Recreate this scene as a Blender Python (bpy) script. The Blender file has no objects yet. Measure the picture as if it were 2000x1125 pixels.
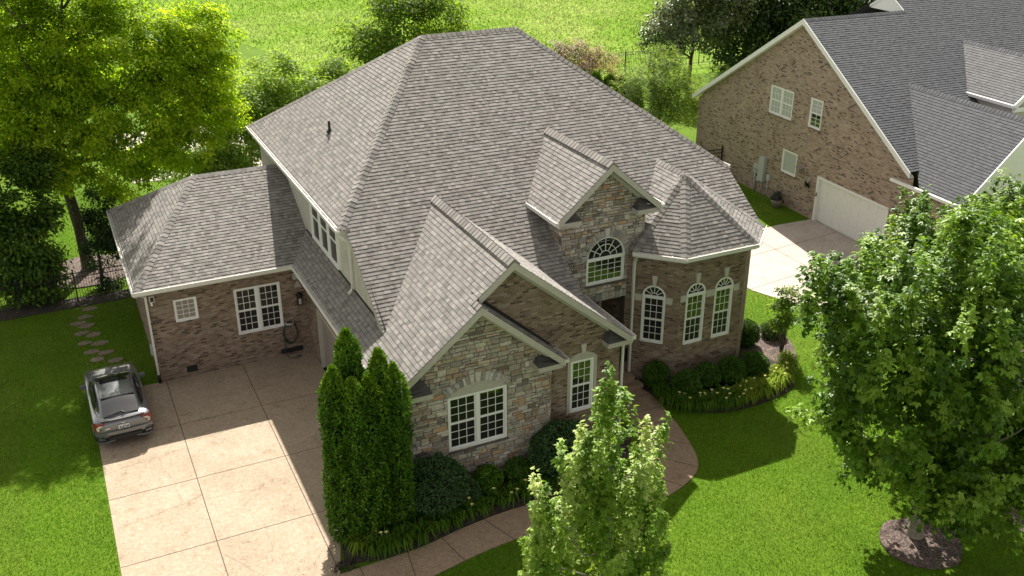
import bpy, math, random
import numpy as np
from mathutils import Vector, Matrix

# ------------------------------------------------------------------ camera, light, exposure
scene = bpy.context.scene
COL = scene.collection
cam_d = bpy.data.cameras.new("camera")
cam = bpy.data.objects.new("camera", cam_d)
COL.objects.link(cam)
scene.camera = cam
YAW, PITCH, ROLL = 0.44717, 0.43566, -0.00208
cam.location = (-1.472, -32.617, 17.949)
cam_d.sensor_width = 36.0
cam_d.lens = 1912.4 / 2000 * 36
cam_d.clip_start = 0.5
cam_d.clip_end = 2000
_f = Vector((math.sin(YAW) * math.cos(PITCH), math.cos(YAW) * math.cos(PITCH), -math.sin(PITCH)))
_r = Vector((math.cos(YAW), -math.sin(YAW), 0))
_u = _r.cross(_f)
_r2 = _r * math.cos(ROLL) + _u * math.sin(ROLL)
_u2 = _u * math.cos(ROLL) - _r * math.sin(ROLL)
_m = Matrix((_r2, _u2, -_f)).transposed()
cam.rotation_euler = _m.to_euler()

SUN = Vector((0.38, 0.958, 1.0)).normalized()          # towards the sun
world = bpy.data.worlds.new("World")
scene.world = world
world.use_nodes = True
wt = world.node_tree
sky = wt.nodes.new("ShaderNodeTexSky")
sky.sky_type = 'NISHITA'
sky.sun_disc = False
sky.sun_elevation = math.asin(SUN.z)
sky.sun_rotation = math.atan2(SUN.x, SUN.y)
bg = wt.nodes["Background"]
bg.inputs["Strength"].default_value = 0.088
hs = wt.nodes.new("ShaderNodeHueSaturation")            # sky light desaturated, then warmed, as a white balance for the shade
hs.inputs["Saturation"].default_value = 0.26
tn = wt.nodes.new("ShaderNodeMixRGB")
tn.blend_type = 'MULTIPLY'
tn.inputs[0].default_value = 1.0
tn.inputs[2].default_value = (1.08, 1.0, 0.88, 1)
wt.links.new(sky.outputs[0], hs.inputs["Color"])
wt.links.new(hs.outputs[0], tn.inputs[1])
wt.links.new(tn.outputs[0], bg.inputs["Color"])
sun_d = bpy.data.lights.new("sun", 'SUN')
sun_d.energy = 4.6
sun_d.angle = math.radians(0.5)
sun_d.color = (1.0, 0.95, 0.87)
sun = bpy.data.objects.new("sun", sun_d)
COL.objects.link(sun)
sun.rotation_euler = (-SUN).to_track_quat('-Z', 'Y').to_euler()
scene.view_settings.view_transform = 'Standard'
scene.view_settings.look = 'None'
scene.view_settings.exposure = 1.27
scene.view_settings.gamma = 1
scene.cycles.max_bounces = 6
scene.cycles.transparent_max_bounces = 4

R = random.Random(7)
NP = np.random.default_rng(11)
Z3 = Vector((0, 0, 1))

# ------------------------------------------------------------------ materials
def nmat(name):
    m = bpy.data.materials.new(name)
    m.use_nodes = True
    nt = m.node_tree
    return m, nt, nt.nodes["Principled BSDF"]

def N(nt, kind, **kw):
    n = nt.nodes.new("ShaderNode" + kind)
    for k, v in kw.items():
        if k.startswith("i_"):
            n.inputs[k[2:].replace("_", " ")].default_value = v
        else:
            setattr(n, k, v)
    return n

def L(nt, a, b): nt.links.new(a, b)

def ramp(nt, fac, stops, interp='LINEAR'):
    n = N(nt, "ValToRGB")
    n.color_ramp.interpolation = interp
    el = n.color_ramp.elements
    while len(el) < len(stops): el.new(0.5)
    for e, (p, c) in zip(el, stops):
        e.position = p
        e.color = (c[0], c[1], c[2], 1)
    L(nt, fac, n.inputs[0])
    return n.outputs[0]

def attr(nt, name):
    n = N(nt, "Attribute")
    n.attribute_name = name
    return n

def mulmix(nt, a, b, fac=1.0, mode='MULTIPLY'):
    n = N(nt, "MixRGB", blend_type=mode)
    n.inputs[0].default_value = fac
    L(nt, a, n.inputs[1])
    if isinstance(b, tuple): n.inputs[2].default_value = (*b, 1)
    else: L(nt, b, n.inputs[2])
    return n.outputs[0]

def noise(nt, scale, detail=4, rough=0.6, vec=None, dim='3D'):
    n = N(nt, "TexNoise")
    n.inputs["Scale"].default_value = scale
    n.inputs["Detail"].default_value = detail
    n.inputs["Roughness"].default_value = rough
    if vec is None:
        g = N(nt, "NewGeometry")
        vec = g.outputs["Position"]
    L(nt, vec, n.inputs["Vector"])
    return n.outputs["Fac"]

def bump(nt, p, h, strength=0.4, dist=0.02):
    b = N(nt, "Bump")
    b.inputs["Strength"].default_value = strength
    b.inputs["Distance"].default_value = dist
    L(nt, h, b.inputs["Height"])
    L(nt, b.outputs[0], p.inputs["Normal"])

def plain(name, col, rough=0.6, metal=0.0, spec=0.5, nz=0.12, nscale=6.0, coat=0.0):
    m, nt, p = nmat(name)
    lo = tuple(c * (1 - nz) for c in col); hi = tuple(min(1, c * (1 + nz)) for c in col)
    L(nt, ramp(nt, noise(nt, nscale), [(0.3, lo), (0.7, hi)]), p.inputs["Base Color"])
    p.inputs["Roughness"].default_value = rough
    p.inputs["Metallic"].default_value = metal
    p.inputs["Specular IOR Level"].default_value = spec
    if coat: p.inputs["Coat Weight"].default_value = coat
    return m

def tinted(name, rough=0.85, nscale=25.0, lo=0.78, hi=1.2, bumpd=0.0, spec=0.3):
    m, nt, p = nmat(name)
    a = attr(nt, "tint")
    f = ramp(nt, noise(nt, nscale, 5), [(0.3, (lo,) * 3), (0.7, (hi,) * 3)])
    L(nt, mulmix(nt, a.outputs["Color"], f), p.inputs["Base Color"])
    p.inputs["Roughness"].default_value = rough
    p.inputs["Specular IOR Level"].default_value = spec
    if bumpd: bump(nt, p, noise(nt, nscale * 1.5, 5), 0.7, bumpd)
    return m

def leafmat(name, trans=0.35, rough=0.42, spec=0.5, warm=(1.25, 1.2, 0.5)):
    m, nt, p = nmat(name)
    a = attr(nt, "tint")
    L(nt, a.outputs["Color"], p.inputs["Base Color"])
    p.inputs["Roughness"].default_value = rough
    p.inputs["Specular IOR Level"].default_value = spec
    t = N(nt, "BsdfTranslucent")
    L(nt, mulmix(nt, a.outputs["Color"], warm), t.inputs["Color"])
    mx = N(nt, "MixShader")
    mx.inputs[0].default_value = trans
    L(nt, p.outputs[0], mx.inputs[1]); L(nt, t.outputs[0], mx.inputs[2])
    L(nt, mx.outputs[0], nt.nodes["Material Output"].inputs[0])
    return m

def brickmat(name, cols, mortar, bw=0.2, bh=0.07):
    m, nt, p = nmat(name)
    a = attr(nt, "uvm")
    sx = N(nt, "SeparateXYZ"); L(nt, a.outputs["Vector"], sx.inputs[0])
    def M(op, x, y=None):
        n = N(nt, "Math", operation=op)
        for i, q in enumerate((x, y)):
            if q is None: continue
            if isinstance(q, (int, float)): n.inputs[i].default_value = q
            else: L(nt, q, n.inputs[i])
        return n.outputs[0]
    v = M('DIVIDE', sx.outputs[1], bh)
    row = M('FLOOR', v)
    u = M('ADD', M('DIVIDE', sx.outputs[0], bw), M('MULTIPLY', M('MODULO', row, 2), 0.5))
    cu = M('FLOOR', u)
    cb = N(nt, "CombineXYZ"); L(nt, cu, cb.inputs[0]); L(nt, row, cb.inputs[1]); L(nt, sx.outputs[2], cb.inputs[2])
    wn = N(nt, "TexWhiteNoise"); L(nt, cb.outputs[0], wn.inputs["Vector"])
    c = ramp(nt, wn.outputs["Value"], cols, 'CONSTANT')
    c = mulmix(nt, c, ramp(nt, noise(nt, 1.1, 3), [(0.3, (0.84,) * 3), (0.7, (1.13,) * 3)]))
    c = mulmix(nt, c, ramp(nt, noise(nt, 40, 3), [(0.25, (0.75,) * 3), (0.75, (1.22,) * 3)]))
    fu = M('SUBTRACT', u, cu); fv = M('SUBTRACT', v, row)
    mm = M('MAXIMUM', M('LESS_THAN', fu, 0.05), M('LESS_THAN', fv, 0.14))
    mx = N(nt, "MixRGB"); L(nt, mm, mx.inputs[0]); L(nt, c, mx.inputs[1]); mx.inputs[2].default_value = (*mortar, 1)
    L(nt, mx.outputs[0], p.inputs["Base Color"])
    p.inputs["Roughness"].default_value = 0.9
    p.inputs["Specular IOR Level"].default_value = 0.2
    inv = M('SUBTRACT', 1.0, mm)
    bump(nt, p, inv, 0.6, 0.006)
    return m

MAT = {}
MAT['shingle'] = tinted("shingle_grey", 0.9, 60, 0.72, 1.28)
MAT['stone'] = tinted("ledge_stone", 0.9, 14, 0.72, 1.3, 0.02)
MAT['mortar'] = plain("stone_mortar", (0.1, 0.09, 0.08), 0.95)
MAT['brick'] = brickmat("brown_brick", [(0, (0.242, 0.174, 0.128)), (0.26, (0.2, 0.14, 0.103)), (0.5, (0.28, 0.212, 0.165)), (0.68, (0.16, 0.11, 0.081)), (0.8, (0.315, 0.253, 0.206)), (0.9, (0.085, 0.06, 0.048))], (0.27, 0.226, 0.188))
MAT['brick2'] = brickmat("tan_brick", [(0, (0.36, 0.27, 0.213)), (0.3, (0.305, 0.224, 0.176)), (0.58, (0.405, 0.315, 0.258)), (0.82, (0.235, 0.168, 0.13)), (0.9, (0.105, 0.073, 0.058))], (0.38, 0.33, 0.285))
MAT['siding'] = plain("cream_siding", (0.47, 0.45, 0.41), 0.7, nscale=2)
MAT['trim'] = plain("beige_trim", (0.43, 0.405, 0.365), 0.6, nz=0.06)
MAT['white'] = plain("white_paint", (0.78, 0.78, 0.77), 0.45, nz=0.03)
MAT['gutter'] = plain("gutter_white", (0.66, 0.64, 0.6), 0.45, nz=0.06)
MAT['dark'] = plain("black_metal", (0.012, 0.012, 0.013), 0.5)
MAT['gap'] = plain("dark_recess", (0.02, 0.018, 0.016), 0.9)
MAT['door'] = plain("dark_wood_door", (0.035, 0.022, 0.016), 0.4)
MAT['taupe'] = plain("taupe_door", (0.26, 0.225, 0.2), 0.6, nz=0.05)
MAT['keystone'] = plain("cast_stone", (0.5, 0.475, 0.43), 0.8, nz=0.1, nscale=15)
MAT['blind'] = plain("white_blind", (0.42, 0.43, 0.44), 0.2, nz=0.04)
MAT['greybox'] = plain("grey_metal_box", (0.42, 0.43, 0.44), 0.5, nz=0.06)
def glassmat(name, col, rough, ior):
    m, nt, p = nmat(name)
    L(nt, ramp(nt, noise(nt, 0.8), [(0.3, tuple(c * .7 for c in col)), (0.7, tuple(c * 1.3 for c in col))]), p.inputs["Base Color"])
    p.inputs["Roughness"].default_value = rough
    p.inputs["IOR"].default_value = ior
    bump(nt, p, noise(nt, 1.3, 2), 0.12, 0.02)
    return m
MAT['glass'] = glassmat("window_glass", (0.012, 0.014, 0.013), 0.03, 2.1)
MAT['screen'] = glassmat("screened_glass", (0.012, 0.012, 0.013), 0.3, 1.5)
MAT['bark'] = plain("bark", (0.075, 0.06, 0.045), 0.95, nz=0.5, nscale=14)
MAT['bark_grey'] = plain("grey_bark", (0.2, 0.175, 0.14), 0.95, nz=0.45, nscale=14)
MAT['leaf'] = leafmat("broad_leaf", 0.42, 0.55, 0.25)
MAT['leaf_glow'] = leafmat("thin_leaf", 0.64, 0.55, 0.25, (1.25, 1.25, 0.35))
MAT['weed'] = leafmat("meadow_weed", 0.5, 0.8, 0.05, (1.1, 1.1, 0.8))
MAT['leaf_dense'] = leafmat("dense_leaf", 0.15, 0.6, 0.25, (1.2, 1.2, 0.5))
MAT['leaf_maple'] = leafmat("maple_leaf", 0.37, 0.42, 0.25, (1.3, 1.25, 0.45))
MAT['blade'] = leafmat("grass_blade", 0.42, 0.8, 0.05, (1.15, 1.12, 0.6))
MAT['petal'] = plain("yellow_petal", (0.74, 0.7, 0.22), 0.6, nz=0.1)

def concrete(name, base, dark, agg=60):
    m, nt, p = nmat(name)
    c = ramp(nt, noise(nt, 0.5, 6, 0.65), [(0.32, dark), (0.62, base)])
    c = mulmix(nt, c, ramp(nt, noise(nt, agg, 3, 0.7), [(0.3, (0.7, 0.68, 0.66)), (0.72, (1.18, 1.18, 1.17))]))
    c = mulmix(nt, c, ramp(nt, noise(nt, 7, 5, 0.7), [(0.3, (0.86, 0.84, 0.82)), (0.7, (1.08, 1.08, 1.08))]))
    c = mulmix(nt, c, ramp(nt, noise(nt, 1.7, 7, 0.75), [(0.28, (0.66, 0.6, 0.53)), (0.45, (1, 1, 1))]))
    L(nt, c, p.inputs["Base Color"])
    p.inputs["Roughness"].default_value = 0.88
    p.inputs["Specular IOR Level"].default_value = 0.3
    bump(nt, p, noise(nt, agg, 3), 0.35, 0.006)
    return m
MAT['drive'] = concrete("driveway_concrete", (0.405, 0.332, 0.248), (0.33, 0.263, 0.19), 22)
MAT['walk'] = concrete("walkway_concrete", (0.34, 0.25, 0.178), (0.28, 0.2, 0.14), 22)
MAT['drive2'] = concrete("pale_concrete", (0.5, 0.45, 0.4), (0.42, 0.36, 0.32), 25)
MAT['crack'] = plain("hairline_crack", (0.2, 0.155, 0.115), 0.95)
MAT['joint'] = plain("joint_line", (0.09, 0.065, 0.05), 0.95)

def groundmat():
    m, nt, p = nmat("lawn_ground")
    c = ramp(nt, noise(nt, 9, 6, 0.75), [(0.3, (0.05, 0.098, 0.006)), (0.52, (0.092, 0.165, 0.01)), (0.75, (0.14, 0.225, 0.018))])
    c = mulmix(nt, c, ramp(nt, noise(nt, 0.35, 4), [(0.3, (0.85, 0.9, 0.9)), (0.7, (1.15, 1.08, 1.1))]))
    L(nt, c, p.inputs["Base Color"])
    p.inputs["Roughness"].default_value = 0.95
    p.inputs["Specular IOR Level"].default_value = 0.1
    bump(nt, p, noise(nt, 30, 4), 0.8, 0.04)
    return m
MAT['lawn'] = groundmat()
def meadowmat():
    m, nt, p = nmat("meadow_ground")
    c = ramp(nt, noise(nt, 2.2, 6, 0.7), [(0.3, (0.1, 0.19, 0.02)), (0.55, (0.17, 0.26, 0.045)), (0.8, (0.28, 0.33, 0.1))])
    c = mulmix(nt, c, ramp(nt, noise(nt, 0.12, 4), [(0.35, (0.8, 0.95, 0.6)), (0.65, (1.35, 1.2, 1.6))]))
    L(nt, c, p.inputs["Base Color"])
    p.inputs["Roughness"].default_value = 1.0
    p.inputs["Specular IOR Level"].default_value = 0.0
    return m
MAT['meadow'] = meadowmat()
def mulchmat(name, lo, mid, hi):
    m, nt, p = nmat(name)
    v = N(nt, "TexVoronoi"); v.inputs["Scale"].default_value = 26
    g = N(nt, "NewGeometry"); L(nt, g.outputs["Position"], v.inputs["Vector"])
    c = ramp(nt, v.outputs["Color"], [(0.2, lo), (0.55, mid), (0.9, hi)])
    c = mulmix(nt, c, ramp(nt, noise(nt, 3, 4), [(0.3, (0.6,) * 3), (0.7, (1.3,) * 3)]))
    L(nt, c, p.inputs["Base Color"])
    p.inputs["Roughness"].default_value = 0.95
    bump(nt, p, noise(nt, 35, 4), 1.0, 0.05)
    return m
MAT['mulch'] = mulchmat("dark_mulch", (0.018, 0.013, 0.01), (0.045, 0.032, 0.025), (0.085, 0.062, 0.05))
MAT['mulch_brown'] = mulchmat("brown_mulch", (0.05, 0.035, 0.028), (0.13, 0.09, 0.075), (0.24, 0.18, 0.15))
MAT['flag'] = plain("flagstone", (0.2, 0.16, 0.115), 0.9, nz=0.3, nscale=9)

# ------------------------------------------------------------------ mesh builder
class MB:
    def __init__(s):
        s.v = []; s.f = []; s.t = []; s.u = []; s.m = []; s.sm = []
    def add(s, vs, fs, tint=(0.5, 0.5, 0.5), uv=None, mat=0, smooth=False):
        b = len(s.v)
        s.v.extend([tuple(p) for p in vs])
        s.t.extend([tint] * len(vs))
        s.u.extend(uv if uv else [(p[0] + p[1], p[2], 0.0) for p in vs])
        for f in fs:
            s.f.append(tuple(i + b for i in f)); s.m.append(mat); s.sm.append(smooth)
        return s
    def poly(s, pts, tint=(0.5, 0.5, 0.5), uv=None, mat=0):
        return s.add(pts, [tuple(range(len(pts)))], tint, uv, mat)
    def box(s, lo, hi, mat=0, tint=(0.5, 0.5, 0.5)):
        (a, b, c), (d, e, f) = lo, hi
        vs = [(a, b, c), (d, b, c), (d, e, c), (a, e, c), (a, b, f), (d, b, f), (d, e, f), (a, e, f)]
        return s.add(vs, BOXF, tint, None, mat)
    def beam(s, P, Q, w, h, mat=0, tint=(0.5, 0.5, 0.5)):
        """box along PQ; w and h are full-width vectors, centred"""
        P, Q, w, h = Vector(P), Vector(Q), Vector(w) / 2, Vector(h) / 2
        vs = [P - w - h, P + w - h, P + w + h, P - w + h, Q - w - h, Q + w - h, Q + w + h, Q - w + h]
        return s.add(vs, [(0, 3, 2, 1), (4, 5, 6, 7), (0, 1, 5, 4), (1, 2, 6, 5), (2, 3, 7, 6), (3, 0, 4, 7)], tint, None, mat)
    def prism(s, pts, z0, z1, mat=0, tint=(0.5, 0.5, 0.5), side=True):
        n = len(pts)
        vs = [(x, y, z0) for x, y in pts] + [(x, y, z1) for x, y in pts]
        fs = [tuple(range(n, 2 * n))]
        if side: fs += [(i, (i + 1) % n, n + (i + 1) % n, n + i) for i in range(n)]
        return s.add(vs, fs, tint, None, mat)
    def tube(s, pts, rad, n=8, mat=0, tint=(0.5, 0.5, 0.5), cap=True, smooth=True):
        pts = [Vector(p) for p in pts]
        if not isinstance(rad, (list, tuple)): rad = [rad] * len(pts)
        vs = []; fs = []
        ref = Vector((0.13, 0.31, 0.94))
        for i, p in enumerate(pts):
            d = (pts[min(i + 1, len(pts) - 1)] - pts[max(i - 1, 0)])
            if d.length < 1e-6: d = Z3.copy()
            d.normalize()
            rr = ref if abs(d.dot(ref)) < 0.95 else Vector((1, 0, 0))
            a = d.cross(rr).normalized(); b = d.cross(a)
            for k in range(n):
                th = 2 * math.pi * k / n
                vs.append(p + (a * math.cos(th) + b * math.sin(th)) * rad[i])
        for i in range(len(pts) - 1):
            for k in range(n):
                fs.append((i * n + k, i * n + (k + 1) % n, (i + 1) * n + (k + 1) % n, (i + 1) * n + k))
        if cap:
            fs.append(tuple(range(n - 1, -1, -1))); fs.append(tuple(range((len(pts) - 1) * n, len(pts) * n)))
        return s.add(vs, fs, tint, None, mat, smooth)
    def lathe(s, prof, c=(0, 0, 0), n=16, mat=0, tint=(0.5, 0.5, 0.5), smooth=True):
        vs = []; fs = []
        for r, z in prof:
            for k in range(n):
                th = 2 * math.pi * k / n
                vs.append((c[0] + r * math.cos(th), c[1] + r * math.sin(th), c[2] + z))
        for i in range(len(prof) - 1):
            for k in range(n):
                fs.append((i * n + k, i * n + (k + 1) % n, (i + 1) * n + (k + 1) % n, (i + 1) * n + k))
        return s.add(vs, fs, tint, None, mat, smooth)
    def build(s, name, mats, parent=None, local=False):
        if not isinstance(mats, (list, tuple)): mats = [mats]
        me = bpy.data.meshes.new(name)
        me.from_pydata(s.v, [], s.f)
        for mm in mats: me.materials.append(MAT[mm] if isinstance(mm, str) else mm)
        me.polygons.foreach_set("material_index", s.m)
        me.polygons.foreach_set("use_smooth", s.sm)
        a = me.attributes.new("tint", 'FLOAT_COLOR', 'POINT')
        t = np.ones((len(s.v), 4), np.float32); t[:, :3] = np.array(s.t, np.float32)
        a.data.foreach_set("color", t.ravel())
        a = me.attributes.new("uvm", 'FLOAT_VECTOR', 'POINT')
        a.data.foreach_set("vector", np.array(s.u, np.float32).ravel())
        me.update()
        return link(name, me, parent, local)
BOXF = [(0, 3, 2, 1), (4, 5, 6, 7), (0, 1, 5, 4), (1, 2, 6, 5), (2, 3, 7, 6), (3, 0, 4, 7)]

def link(name, me, parent=None, local=False):
    o = bpy.data.objects.new(name, me)
    COL.objects.link(o)
    if parent is not None:
        o.parent = parent
        if not local:
            top = parent
            while top.parent: top = top.parent
            if parent is top:
                o.matrix_parent_inverse = Matrix.Translation(-Vector(top.location))
    return o

def tag(o, label, cat, group=None, kind=None):
    if label: o['label'] = label
    if cat: o['category'] = cat
    if group: o['group'] = group
    if kind: o['kind'] = kind
    return o

def thing(name, label, cat, loc=(0, 0, 0), rz=0.0, group=None):
    o = bpy.data.objects.new(name, None)
    o.empty_display_size = 0.3
    COL.objects.link(o)
    o.location = loc; o.rotation_euler = (0, 0, rz)
    return tag(o, label, cat, group)

def copy_tree(o, parent=None):
    c = o.copy(); COL.objects.link(c)
    if parent is not None: c.parent = parent
    for ch in list(o.children): copy_tree(ch, c)
    return c

# fast mesh from numpy (triangles)
def npmesh(name, verts, tris, tint, mat, parent=None, local=False):
    me = bpy.data.meshes.new(name)
    nv, nf = len(verts), len(tris)
    me.vertices.add(nv); me.vertices.foreach_set("co", np.ascontiguousarray(verts, np.float32).ravel())
    me.loops.add(nf * 3); me.loops.foreach_set("vertex_index", np.ascontiguousarray(tris, np.int32).ravel())
    me.polygons.add(nf)
    me.polygons.foreach_set("loop_start", np.arange(0, nf * 3, 3, dtype=np.int32))
    me.polygons.foreach_set("loop_total", np.full(nf, 3, np.int32))
    me.materials.append(MAT[mat])
    a = me.attributes.new("tint", 'FLOAT_COLOR', 'POINT')
    t = np.ones((nv, 4), np.float32); t[:, :3] = tint
    a.data.foreach_set("color", t.ravel())
    me.update(calc_edges=True)
    return link(name, me, parent, local)

def unit(a): return a / np.maximum(np.linalg.norm(a, axis=1, keepdims=True), 1e-9)

def kites(p, d, nrm, Ln, W, fold=0.25, droop=0.0):
    """folded kite leaves: base p, direction d, normal nrm; returns verts (N*4), tris (N*2)"""
    n = len(p)
    d = unit(d); s = unit(np.cross(d, nrm)); nn = np.cross(s, d)
    Ln = np.broadcast_to(Ln, (n,))[:, None]; W = np.broadcast_to(W, (n,))[:, None]
    v = np.empty((n, 4, 3))
    v[:, 0] = p
    v[:, 1] = p + d * Ln * 0.45 + s * W * 0.5 + nn * W * fold
    v[:, 2] = p + d * Ln - np.array([0, 0, 1]) * Ln * droop
    v[:, 3] = p + d * Ln * 0.45 - s * W * 0.5 + nn * W * fold
    b = np.arange(n)[:, None] * 4
    t = np.concatenate([b + np.array([0, 1, 2]), b + np.array([0, 2, 3])], 0)
    return v.reshape(-1, 3), t

def rot_about(v, k, ang):
    c, s = np.cos(ang), np.sin(ang)
    return v * c + np.cross(k, v) * s + k * (np.sum(k * v, 1, keepdims=True)) * (1 - c)

# ------------------------------------------------------------------ building helpers
def clip2(poly, n, d):
    """keep the part of the 2-D polygon with n.p <= d"""
    out = []
    for i in range(len(poly)):
        a, b = poly[i], poly[(i + 1) % len(poly)]
        da = n[0] * a[0] + n[1] * a[1] - d; db = n[0] * b[0] + n[1] * b[1] - d
        if da <= 0: out.append(a)
        if (da < 0 < db) or (db < 0 < da):
            t = da / (da - db)
            out.append((a[0] + (b[0] - a[0]) * t, a[1] + (b[1] - a[1]) * t))
    return out

def shingle_col(pal):
    base, pink, rng = pal
    v = R.choice((0.76, 0.86, 0.93, 1.0, 1.0, 1.07, 1.15, 1.25))
    k = R.random()
    c = [base[i] * (1 - k * .6) + pink[i] * k * .6 for i in range(3)]
    v = 1 + (v - 1) * rng
    return tuple(x * v for x in c)
PAL = ((0.216, 0.206, 0.19), (0.232, 0.206, 0.193), 1.05)
PAL2 = ((0.092, 0.096, 0.105), (0.104, 0.107, 0.117), 0.7)

def shingles(mb, poly, pal=PAL, expo=0.144, lift=0.0):
    P = [Vector(p) for p in poly]
    n = (P[1] - P[0]).cross(P[2] - P[0]).normalized()
    if n.z < 0: n = -n
    s = (Z3 - n * n.z).normalized()
    h = s.cross(n).normalized()
    d0 = P[0].dot(n)
    q = [(p.dot(h), p.dot(s)) for p in P]
    def w(a, b, o): return h * a + s * b + n * (d0 + o)
    dk = tuple(c * 0.45 for c in pal[0])
    mb.poly([w(a, b, lift) for a, b in q], dk)
    b0 = min(x[1] for x in q); b1 = max(x[1] for x in q)
    k = math.floor(b0 / expo)
    while k * expo < b1:
        lo, hi = k * expo, (k + 1) * expo
        rowp = clip2(clip2(q, (0, -1), -lo), (0, 1), hi)
        k += 1
        if len(rowp) < 3: continue
        a = min(x[0] for x in rowp) - R.random() * .2; a1 = max(x[0] for x in rowp)
        wob = R.uniform(-.004, .004)
        while a < a1:
            wd = R.choice((.08, .1, .12, .14, .16, .2))
            tp = clip2(clip2(rowp, (-1, 0), -a), (1, 0), a + wd)
            a += wd
            if len(tp) < 3: continue
            th = R.choice((.014, .015, .019))
            c = shingle_col(pal)
            f = lambda b: lift + .003 + th * (1 - .75 * (b - lo) / expo)
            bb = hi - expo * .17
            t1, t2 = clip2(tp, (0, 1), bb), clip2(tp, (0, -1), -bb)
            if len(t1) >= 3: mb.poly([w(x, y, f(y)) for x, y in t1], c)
            if len(t2) >= 3: mb.poly([w(x, y, f(y)) for x, y in t2], tuple(t * .5 for t in c))  # printed dark band, deepening the shadow line under the next course
            low = [x for x in tp if x[1] < lo + 1e-5]
            if len(low) >= 2:
                xa = min(x[0] for x in low); xb = max(x[0] for x in low)
                mb.poly([w(xa, lo, lift), w(xb, lo, lift), w(xb, lo, f(lo)), w(xa, lo, f(lo))], tuple(t * .8 for t in c))

def caps(mb, P, Q, nA, nB, pal=PAL, half=0.17, expo=0.2, th=0.026, lift=0.0):
    """overlapping hip or ridge cap pieces from the low end P to the high end Q over planes with normals nA, nB"""
    P, Q = Vector(P), Vector(Q)
    d = (Q - P); Ln = d.length; d.normalize()
    sA = nA.cross(d); sA = sA if sA.z < 0 else -sA
    sB = nB.cross(d); sB = sB if sB.z < 0 else -sB
    if sA.dot(sB) > 0.999: return
    nu = (nA + nB).normalized()
    t = 0.0
    while t < Ln - 1e-3:
        t2 = min(Ln, t + expo * 1.12)
        c = shingle_col(pal)
        o0, o1 = lift + th + R.uniform(0, .005), lift + th * .45
        a0, a1 = P + d * t, P + d * t2
        vs = [a0 + sA * half + nA * o0, a0 + nu * (o0 + .02), a0 + sB * half + nB * o0, a1 + sA * half + nA * o1, a1 + nu * (o1 + .02), a1 + sB * half + nB * o1,
              a0 + sA * half, a0 + nu * .0, a0 + sB * half, a1 + sA * half, a1 + sB * half]
        mb.add(vs, [(0, 1, 4, 3), (1, 2, 5, 4), (6, 7, 1, 0), (7, 8, 2, 1), (6, 0, 3, 9), (8, 10, 5, 2)], c)
        t += expo

def pn(*pts):
    P = [Vector(p) for p in pts]
    n = (P[1] - P[0]).cross(P[2] - P[0]).normalized()
    return n if n.z > 0 else -n

def wall_faces(mb, O, U, Nn, poly, holes=(), recess=0.1, mat=0, wid=0.0, tint=(.5, .5, .5)):
    """wall in the plane O + u U + v Z, with openings; hole = (u0, u1, v0, [(u, v) top line from left to right])"""
    O, U, Nn = Vector(O), Vector(U), Vector(Nn)
    W = lambda u, v, n=0.0: O + U * u + Z3 * v + Nn * n
    us = set([p[0] for p in poly])
    for h in holes:
        for u, v in h[3]: us.add(u)
    us = sorted(us)
    vmin = min(p[1] for p in poly) - 1; vmax = max(p[1] for p in poly) + 1
    for ua, ub in zip(us, us[1:]):
        if ub - ua < 1e-6: continue
        hs = sorted([h for h in holes if h[0] <= ua + 1e-6 and h[1] >= ub - 1e-6], key=lambda h: h[2])
        la = lb = vmin
        cells = []
        for h in hs:
            cells.append([(ua, la), (ub, lb), (ub, h[2]), (ua, h[2])])
            la, lb = np.interp([ua, ub], [p[0] for p in h[3]], [p[1] for p in h[3]])
        cells.append([(ua, la), (ub, lb), (ub, vmax), (ua, vmax)])
        for c in cells:
            c = clip_convex(c, poly)
            if len(c) >= 3:
                mb.poly([W(*p) for p in c], tint, [(p[0], p[1], wid) for p in c], mat)
    for u0, u1, v0, top in holes:
        out = [(u0, v0), (u1, v0)] + list(reversed(top))
        for a, b in zip(out, out[1:] + out[:1]):
            mb.poly([W(*a), W(*b), W(*b, -recess), W(*a, -recess)], tint, [(a[0], a[1], wid), (b[0], b[1], wid), (b[0] + .1, b[1] + .1, wid), (a[0] + .1, a[1] + .1, wid)], mat)

def clip_convex(c, poly):
    ar = sum(poly[i][0] * poly[(i + 1) % len(poly)][1] - poly[(i + 1) % len(poly)][0] * poly[i][1] for i in range(len(poly)))
    pp = poly if ar > 0 else poly[::-1]
    for i in range(len(pp)):
        a, b = pp[i], pp[(i + 1) % len(pp)]
        n = (b[1] - a[1], -(b[0] - a[0]))
        c = clip2(c, n, n[0] * a[0] + n[1] * a[1])
        if len(c) < 3: return []
    return c

def flat(u0, u1, v): return [(u0, v), (u1, v)]
def arc(u0, u1, v, rise, n=14):
    """arch from (u0,v) to (u1,v): a half ellipse of that rise"""
    c, r = (u0 + u1) / 2, (u1 - u0) / 2
    return [(c - r * math.cos(math.pi * i / n), v + rise * math.sin(math.pi * i / n)) for i in range(n + 1)]
def seg(u0, u1, v, rise, n=12):
    w = (u1 - u0) / 2; rad = (w * w + rise * rise) / (2 * rise); c = (u0 + u1) / 2
    return [(u0 + (u1 - u0) * i / n, v + math.sqrt(max(rad * rad - (u0 + (u1 - u0) * i / n - c) ** 2, 0)) - (rad - rise)) for i in range(n + 1)]

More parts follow.
